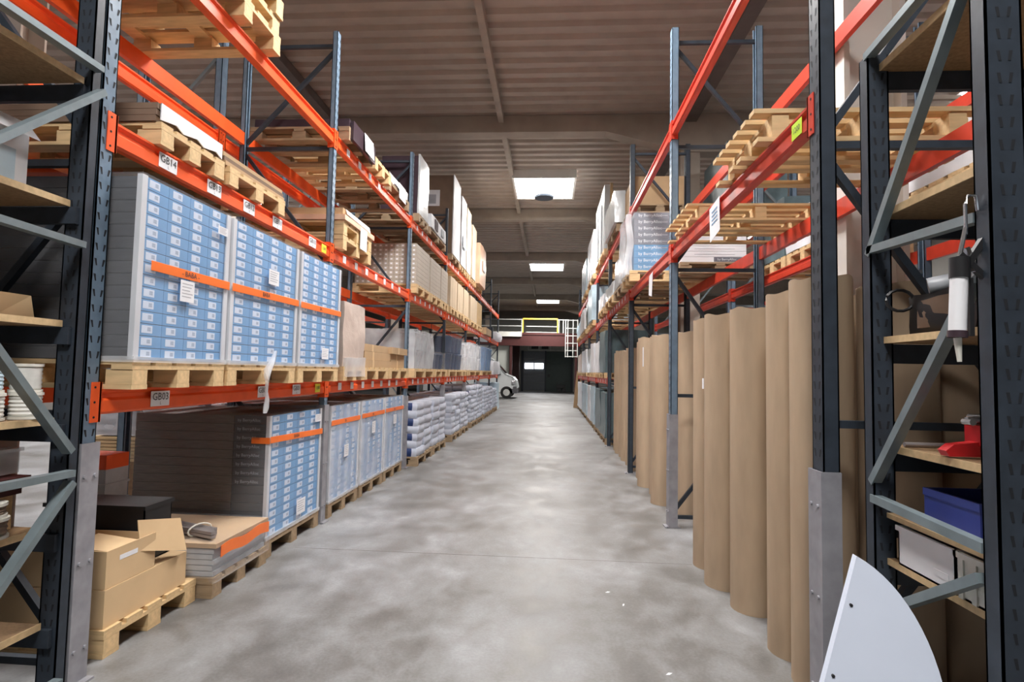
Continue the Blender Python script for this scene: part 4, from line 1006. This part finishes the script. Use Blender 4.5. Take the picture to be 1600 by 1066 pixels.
# ------------------------------------------------------------------ shelving unit on the roll side
def shelf_post(root, x0, x1, y0, y1, h, m_, slot_faces):
    q = MB(); s_ = 1 if x1 > x0 else -1
    q.box(x0, x1, y0, y0 + .006, 0, h).box(x0, x0 + s_ * .006, y0, y1, 0, h).box(x1 - s_ * .006, x1, y0, y1, 0, h)
    q.box(x0, x0 + s_ * .02, y1 - .006, y1, 0, h).box(x1 - s_ * .02, x1, y1 - .006, y1, 0, h)
    z = .12
    while z < h - .05:
        for sx in (-.016, .016):
            xc = (x0 + x1) / 2 + sx
            q.add([(xc - .005 + sx * .12, y0 - .001, z + .03), (xc + .005 + sx * .12, y0 - .001, z + .03), (xc + .004 - sx * .2, y0 - .001, z), (xc - .004 - sx * .2, y0 - .001, z)], [(3, 2, 1, 0)], 1)
        z += .066
    return part('post', q, [m_, 'slot'], root)
XS = 1.25
sr = thing('shelving_unit', (1.9, 2.0, 0), 'dark steel shelving unit with chipboard shelves holding tools and crates', 'shelving')
for x in (XS, 3.3):
    shelf_post(sr, x, x + .10, 1.66, 1.72, 3.4, 'dsteel', 1); shelf_post(sr, x, x + .08, 2.26, 2.32, 2.80 if x < 2 else 3.4, 'dsteel', 1)
M['dshelf'] = M['dsteel']
def bars(root, x, m_, segs, wd=.035):
    for a, c in segs: part('brace', MB().bar((x, a[0], a[1]), (x, c[0], c[1]), wd, .03), m_, root)
bars(sr, XS + .012, 'brace', [((2.28, 2.80), (1.70, 2.86)), ((2.28, 1.99), (1.76, 2.72)), ((2.28, 2.01), (1.72, 1.985)), ((2.28, 1.10), (1.74, 1.80)), ((2.28, 1.04), (1.72, 1.02)), ((2.25, .62), (1.74, .93)), ((2.28, .12), (1.74, .12))])
SH = [(2.76, .03), (2.16, .03), (1.665, .028), (1.25, .028), (.99, .02), (.82, .026), (.25, .03)]
for z, th in SH:
    part('shelf_board', MB().box(XS + .05, 3.3, 1.70, 2.27, z - th + .002, z, 0).box(XS + .045, XS + .05, 1.70, 2.27, z - th + .002, z, 1), ['chip', 'board'], sr)
    for y in (1.69, 2.275): part('shelf_beam', MB().box(XS + .08, 3.32, y - .012, y + .012, z - th - .075, z - th), 'dsteel', sr)
# things on it
zb = 1.667
t = thing('tool_bag', (1.55, 2.1, zb), 'black tool bag with grey strap lying on the chipboard shelf', 'bag')
part('body', MB().lump(1.34, 1.9, 1.86, 2.22, zb, zb + .15, .03, (7, 6, 5), 3, rnd=.25, fr=7), 'black', t)
part('strap', MB().tube([(1.38, 2.0, zb + .12), (1.42, 1.95, zb + .20), (1.55, 1.93, zb + .24), (1.72, 1.95, zb + .21), (1.8, 2.0, zb + .13)], .022, 8), 'bucket', t, 'grey webbing strap')
part('rolled_cloth', MB().tube([(1.36, 2.1, zb + .17), (1.46, 2.04, zb + .19), (1.64, 1.98, zb + .185)], [.032, .036, .03], 10), 'bucket', t, 'grey rolled cloth on top')
part('pouch', MB().lump(1.335, 1.44, 1.95, 2.12, zb + .02, zb + .13, .025, (4, 4, 4), 9, rnd=.2, fr=9), 'dcard', t)
part('cord', MB().tube([(1.34 + .05 * math.cos(a) - .03, 2.18, zb + .13 + .04 * math.sin(a)) for a in [k * math.pi / 7 for k in range(15)]], .006, 6), 'black', t)
part('buckle', MB().box(1.44, 1.5, 1.88, 1.9, zb + .09, zb + .16), 'chrome', t)
# sealant gun hanging on the brace
t = thing('sealant_gun', (1.20, 1.72, 1.98), 'sealant gun with white cartridge hanging by the shelving post', 'tool')
cy, cx = 1.70, 1.19
part('hook', MB().tube([(cx + .02, cy, 1.93), (cx + .02, cy, 2.02), (cx + .03, cy, 2.045), (cx + .05, cy, 2.045), (cx + .055, cy, 2.0)], .005, 8), 'chrome', t)
part('frame', MB().tube([(cx, cy, 1.80), (cx, cy, 1.86)], .026, 12).bar((cx + .02, cy, 1.84), (cx + .075, cy, 1.925), .018).bar((cx + .0, cy, 1.87), (cx + .07, cy, 1.80), .016).bar((cx + .028, cy, 1.80), (cx + .028, cy, 1.63), .012), 'black', t)
part('trigger', MB().bar((cx + .02, cy, 1.89), (cx + .045, cy, 1.82), .012).tube([(cx + .0, cy, 1.86), (cx + .02, cy, 1.95)], .006, 6), 'chrome', t)
part('cartridge', MB().tube([(cx - .002, cy, 1.80), (cx - .010, cy, 1.645)], .022, 14), 'sheet', t, 'white sealant cartridge')
part('cartridge_collar', MB().tube([(cx - .010, cy, 1.645), (cx - .011, cy, 1.625)], .025, 14), 'purple', t)
part('nozzle', MB().tube([(cx - .010, cy, 1.625), (cx - .006, cy, 1.555)], [.011, .006], 10), 'cream', t)
zb = 1.252
t = thing('tape_gun', (1.4, 1.92, zb), 'red hand tape dispenser with metal head on the shelf', 'tool')
part('handle', MB().prism([(1.285, .004), (1.275, .022), (1.30, .042), (1.40, .055), (1.46, .05), (1.46, .004)], 'xz', 1.90, 1.94), 'redp', t)
for v in t.children[0].data.vertices: v.co.z += zb
part('housing', MB().box(1.375, 1.50, 1.89, 1.96, zb + .040, zb + .105), 'redp', t)
part('roller', MB().tube([(1.40, 1.885, zb + .125), (1.40, 1.965, zb + .125)], .016, 10).bar((1.355, 1.92, zb + .12), (1.5, 1.92, zb + .14), .016, .02).tube([(1.36, 1.90, zb + .115), (1.36, 1.94, zb + .115)], .011, 8), 'chrome', t)
solid('metal_rod', MB().tube([(XS + .06, 2.17, zb + .009), (1.75, 2.16, zb + .009)], .009, 8), 'alu', (1.5, 2.17, zb), 'thin dark metal rod lying along the red tool shelf', 'rod')
zb = .992
solid('plastic_tray', MB().box(1.345, 2.0, 1.86, 2.12, zb, zb + .008).box(1.345, 1.352, 1.86, 2.12, zb, zb + .125).box(1.99, 2.0, 1.86, 2.12, zb, zb + .125).box(1.352, 1.99, 1.86, 1.868, zb, zb + .125).box(1.352, 1.99, 2.11, 2.12, zb, zb + .125).box(1.34, 2.0, 1.855, 1.86, zb + .10, zb + .125).box(1.34, 1.345, 1.86, 2.12, zb + .10, zb + .125), 'blueb', (1.8, 1.95, zb), 'blue plastic tray in the shade of the shelving unit', 'tray')
zb = .822
def crate(x0, x1, y0, y1, z0, h, m_, label, ribs=True, extra=None):
    t = thing('plastic_crate', ((x0 + x1) / 2, (y0 + y1) / 2, z0), label, 'crate', 'crates on the shelving unit')
    q = MB().box(x0, x1, y0, y1, z0, z0 + .006).box(x0, x0 + .006, y0, y1, z0, z0 + h).box(x1 - .006, x1, y0, y1, z0, z0 + h).box(x0, x1, y0, y0 + .006, z0, z0 + h).box(x0, x1, y1 - .006, y1, z0, z0 + h)
    part('body', q, m_, t)
    part('rim', MB().box(x0 - .007, x0, y0 - .007, y1 + .007, z0 + h - .018, z0 + h).box(x0 - .007, x1, y0 - .007, y0, z0 + h - .018, z0 + h), m_, t)
    q = MB()
    if ribs:
        for k in range(3): q.box(x0 - .006, x0, y0 + (y1 - y0) * (.1 + .38 * k), y0 + (y1 - y0) * (.1 + .38 * k) + .02, z0, z0 + h - .018)
        for k in range(4): q.box(x0 + (x1 - x0) * (.1 + .24 * k), x0 + (x1 - x0) * (.1 + .24 * k) + .015, y0 - .006, y0, z0, z0 + h - .018)
    q.box(x0 - .002, x0, y0 + .03, y0 + .10, z0 + .03, z0 + .05)
    part('rib', q, m_, t)
    if extra: part('print', MB().box(x0 + .05, x1 - .02, y0 - .008, y0 - .006, z0 + .03, z0 + h * .9), extra, t, 'green print')
    return t
crate(1.295, 1.75, 1.90, 2.19, zb, .14, 'sheet', 'smooth white crate on the lowest visible chipboard shelf', False)
crate(1.295, 1.385, 1.735, 1.88, zb, .14, 'cream', 'cream ribbed crate between the white crate and the near post', True)
crate(1.42, 1.75, 1.735, 1.87, zb, .14, 'cream', 'cream ribbed crate with green print behind the near post', True, 'green')
t = thing('spray_can', (1.58, 1.75, .252), 'dark spray can with pale cap on the bottom shelf', 'can')
part('body', MB().lathe((1.58, 1.80, .252), [(.03, 0), (.032, .01), (.032, .15), (.02, .17)], 12), 'navy', t)
part('cap', MB().lathe((1.58, 1.80, .422), [(.022, 0), (.022, .04), (.015, .05)], 12), 'sheet', t, 'pale cap')
solid('folded_cloth', MB().lump(1.46, 1.8, 1.74, 1.84, 1.667, 1.79, .012, (5, 5, 3), 5, rnd=.1), 'teal', (1.6, 1.79, 1.667), 'dark teal folded cloth half hidden behind the near shelving post', 'cloth')
# white rounded board leaning in front
def lean(xx, zz): return (xx, 1.55 + .437 * zz)
A, Bp = Vector((1.02, .915)), Vector((.54, .004)); mid = (A + Bp) / 2; eh = (A - Bp).length / 2; ed = (A - Bp).normalized(); nd_ = Vector((ed.y, -ed.x))
pts = [A] + [mid + ed * eh * math.cos(a) + nd_ * .375 * math.sin(a) for a in [math.pi * k / 40 for k in range(1, 40)]] + [Bp]
pts = [Vector((p.x, max(p.y, .004))) for p in pts]
b = MB(); n = len(pts)
b.add([(p.x, 1.55 + .437 * p.y, p.y) for p in pts] + [(p.x, 1.575 + .437 * p.y, p.y + .0) for p in pts], [tuple(range(n)), tuple(range(2 * n - 1, n - 1, -1))] + [(i, i + n, (i + 1) % n + n, (i + 1) % n) for i in range(n)])
t = thing('table_top', (.8, 1.6, 0), 'white half-oval board leaning against the front upright of the red rack', 'board')
part('board', b, ['board_w'], t)
for k in (.86, .66, .60, .30):
    p = Bp + (A - Bp) * k + nd_ * .018
    part('screw_hole', MB().tube([(p.x, 1.545 + .437 * p.y, p.y), (p.x, 1.551 + .437 * p.y, p.y)], .005, 8), 'black', t)

# ------------------------------------------------------------------ shelving unit on the orange side
XN = -2.185
sl = thing('shelving_unit', (-3.0, 2.1, 0), 'steel shelving unit with chipboard shelves of cable drums and boxes', 'shelving')
for x in (XN, -3.25):
    shelf_post(sl, x, x - .09, 2.42, 2.475, 3.4, 'dsteel', 1); shelf_post(sl, x, x - .10, 1.6, 1.66, 3.4, 'dsteel', 1)
bars(sl, XN + .02, 'brace', [((2.44, 2.90), (1.62, 2.90)), ((2.46, 2.80), (1.66, 2.08)), ((2.40, 2.045), (1.62, 2.07)), ((2.40, 1.10), (1.64, 2.02)), ((2.42, 1.0), (1.62, 1.01)), ((2.42, .96), (1.64, .06)), ((2.42, .08), (1.62, .08))], .045)
bars(sl, -3.22, 'dsteel', [((2.42, .75), (1.9, .15)), ((2.42, 1.95), (1.8, 1.1))], .045)
for z, xe in ((2.84, XN - .02), (2.255, XN - .05), (1.695, XN - .05), (1.25, XN - .06), (.76, XN - .08), (.34, XN - .06)):
    part('shelf_board', MB().box(-3.25, xe - .005, 1.66, 2.39, z - .03, z, 0).box(xe - .005, xe, 1.66, 2.40, z - .03, z, 1), ['chip', 'board'], sl)
    for y in (1.655, 2.41): part('shelf_beam', MB().box(-3.28, XN - .02, y - .012, y + .012, z - .11, z - .032), 'dsteel', sl)
# its contents
zb = 2.257
t = thing('cardboard_box', (-2.55, 2.2, zb), 'white cardboard box on the upper shelf of the cable shelving', 'box')
part('body', MB().box(-2.85, -2.42, 2.05, 2.36, zb, zb + .34), 'sheet', t)
part('flap', MB().add([(-2.42, 2.06, zb + .34), (-2.42, 2.35, zb + .34), (-2.36, 2.36, zb + .26), (-2.36, 2.07, zb + .26)], [(0, 1, 2, 3)]), 'sheet', t)
part('label', MB().box(-2.419, -2.418, 2.08, 2.30, zb + .05, zb + .20), 'lblue', t)
zb = 1.697
t = thing('cardboard_box', (-2.55, 2.3, zb), 'small tan box with pale label on the eye-level shelf', 'box')
part('body', MB().box(-2.80, -2.38, 2.22, 2.38, zb, zb + .105), 'card', t)
part('front_flap', MB().add([(-2.378, 2.22, zb + .003), (-2.355, 2.38, zb + .003), (-2.378, 2.38, zb + .107), (-2.378, 2.22, zb + .107)], [(0, 1, 2, 3)]), 'lcard', t)
part('label', MB().box(-2.60, -2.48, 2.218, 2.22, zb + .06, zb + .09), 'sheet', t)
def drum(x, y, z0, r, h, m_, label, lay=True):
    t = thing('cable_drum', (x, y, z0), label, 'cable drum', 'cable drums on the shelving unit')
    part('lower_flange', MB().lathe((x, y, z0), [(r, 0), (r, .012)], 24), 'cream', t)
    part('upper_flange', MB().lathe((x, y, z0 + h - .012), [(r, 0), (r, .012)], 24), 'cream', t)
    q = MB()
    n = max(3, int(h / .022))
    prof = []
    for k in range(n): zz = .014 + (h - .028) * k / n; prof += [(r * .88, zz), (r * .94, zz + (h - .028) / n * .5)]
    prof.append((r * .88, h - .013))
    q.lathe((x, y, z0), prof, 24)
    part('cable', q, m_, t)
    return t
zb = 1.252
drum(-2.30, 2.31, zb, .062, .115, 'wcable', 'white cable drum on the middle shelf, lower one of the outer pair')
drum(-2.305, 2.31, zb + .116, .060, .125, 'wcable', 'white cable drum stacked on top of another on the middle shelf')
drum(-2.345, 2.18, zb, .062, .115, 'wcable', 'white cable drum at the frame edge of the middle shelf')
drum(-2.35, 2.18, zb + .116, .058, .11, 'lblue', 'pale blue cable drum on top at the frame edge of the middle shelf')
solid('loose_cable', MB().tube([(-2.395, 2.20, 1.24), (-2.375, 2.21, 1.17), (-2.37, 2.21, 1.08), (-2.385, 2.19, .99), (-2.41, 2.17, .93)], .006, 8), 'wcable', (-2.39, 2.2, .93), 'loose white cable hanging below the middle shelf', 'cable')
zb = .762
solid('plastic_crate', MB().box(-2.85, -2.34, 2.0, 2.34, zb + .25, zb + .355).box(-2.86, -2.33, 1.99, 2.35, zb + .345, zb + .36), 'film3', (-2.6, 2.2, zb + .25), 'clear plastic crate of small parts under the middle shelf', 'crate')
for k in range(3):
    solid('metal_profile', MB().box(-2.9, -2.32 + .02 * k, 2.05 - .04 * k, 2.34, zb + .16 + k * .028, zb + .185 + k * .028), ['maroon', 'bucket', 'maroon'][k], (-2.7, 2.2, zb + .16 + k * .028),
          ['lowest maroon metal profile under the clear crate', 'grey metal profile between two maroon ones', 'upper maroon metal profile right under the clear crate'][k], 'metal profile')
for k, (x, y) in enumerate(((-2.85, 2.08), (-2.42, 2.30))):
    solid('wooden_block', MB().box(x - .05, x + .05, y - .05, y + .05, zb, zb + .158), 'wood', (x, y, zb), 'wooden block propping the metal profiles, ' + ['inner one', 'outer one'][k], 'block')
drum(-2.33, 2.20, zb, .075, .085, 'cable', 'brown cable drum on the second lowest shelf, lower one')
drum(-2.335, 2.20, zb + .086, .070, .06, 'cable', 'brown cable coil lying on the brown cable drum')
b = MB()  .lump(-3.0, -2.42, 2.0, 2.36, .342, .52, .03, (6, 6, 5), 8, rnd=.1)
solid('cardboard_box', MB().box(-3.1, -2.75, 1.95, 2.36 , .342, .62), 'dcard', (-3, 2.1, .342), 'dark brown box at the back of the bottom shelf', 'box')
t = thing('spray_can', (-2.32, 2.16, .342), 'small dark can standing on the bottom shelf edge', 'can')
part('body', MB().lathe((-2.32, 2.16, .342), [(.03, 0), (.032, .008), (.032, .07), (.02, .085)], 12), 'black', t)
part('cap', MB().lathe((-2.32, 2.16, .427), [(.02, 0), (.02, .02)], 12), 'dsteel', t)
solid('cardboard_box', MB().box(-3.18, -2.90, 1.85, 2.37, .762, 1.10).box(-3.0, -2.96, 1.849, 2.371, .763, 1.101, 1), ['dcard', 'card'], (-3.04, 2.1, .762), 'brown cardboard box at the back of the shelf behind the maroon profiles', 'box')
solid('cardboard_box', MB().box(-3.18, -2.72, 1.80, 2.37, 1.252, 1.52), 'dcard', (-2.95, 2.1, 1.252), 'dark brown cardboard box at the back of the white cable drum shelf', 'box')
# litter on the floor
for k, (x, y, a) in enumerate(((.62, 2.93, .4), (.50, 3.75, 1.2), (.42, 3.95, .2))):
    c, s_ = math.cos(a) * .02, math.sin(a) * .02
    solid('paper_scrap', MB().add([(x - c, y - s_, .001), (x + s_ * .3, y - c * .3, .001), (x + c, y + s_, .004), (x - s_ * .3, y + c * .3, .006)], [(0, 1, 2, 3)]), 'sheet', (x, y, 0),
          ['white paper scrap on the concrete, the one closest to the camera', 'white paper scrap on the concrete, middle of three', 'white paper scrap on the concrete, furthest down the aisle'][k], 'paper')
bpy.context.view_layer.update()
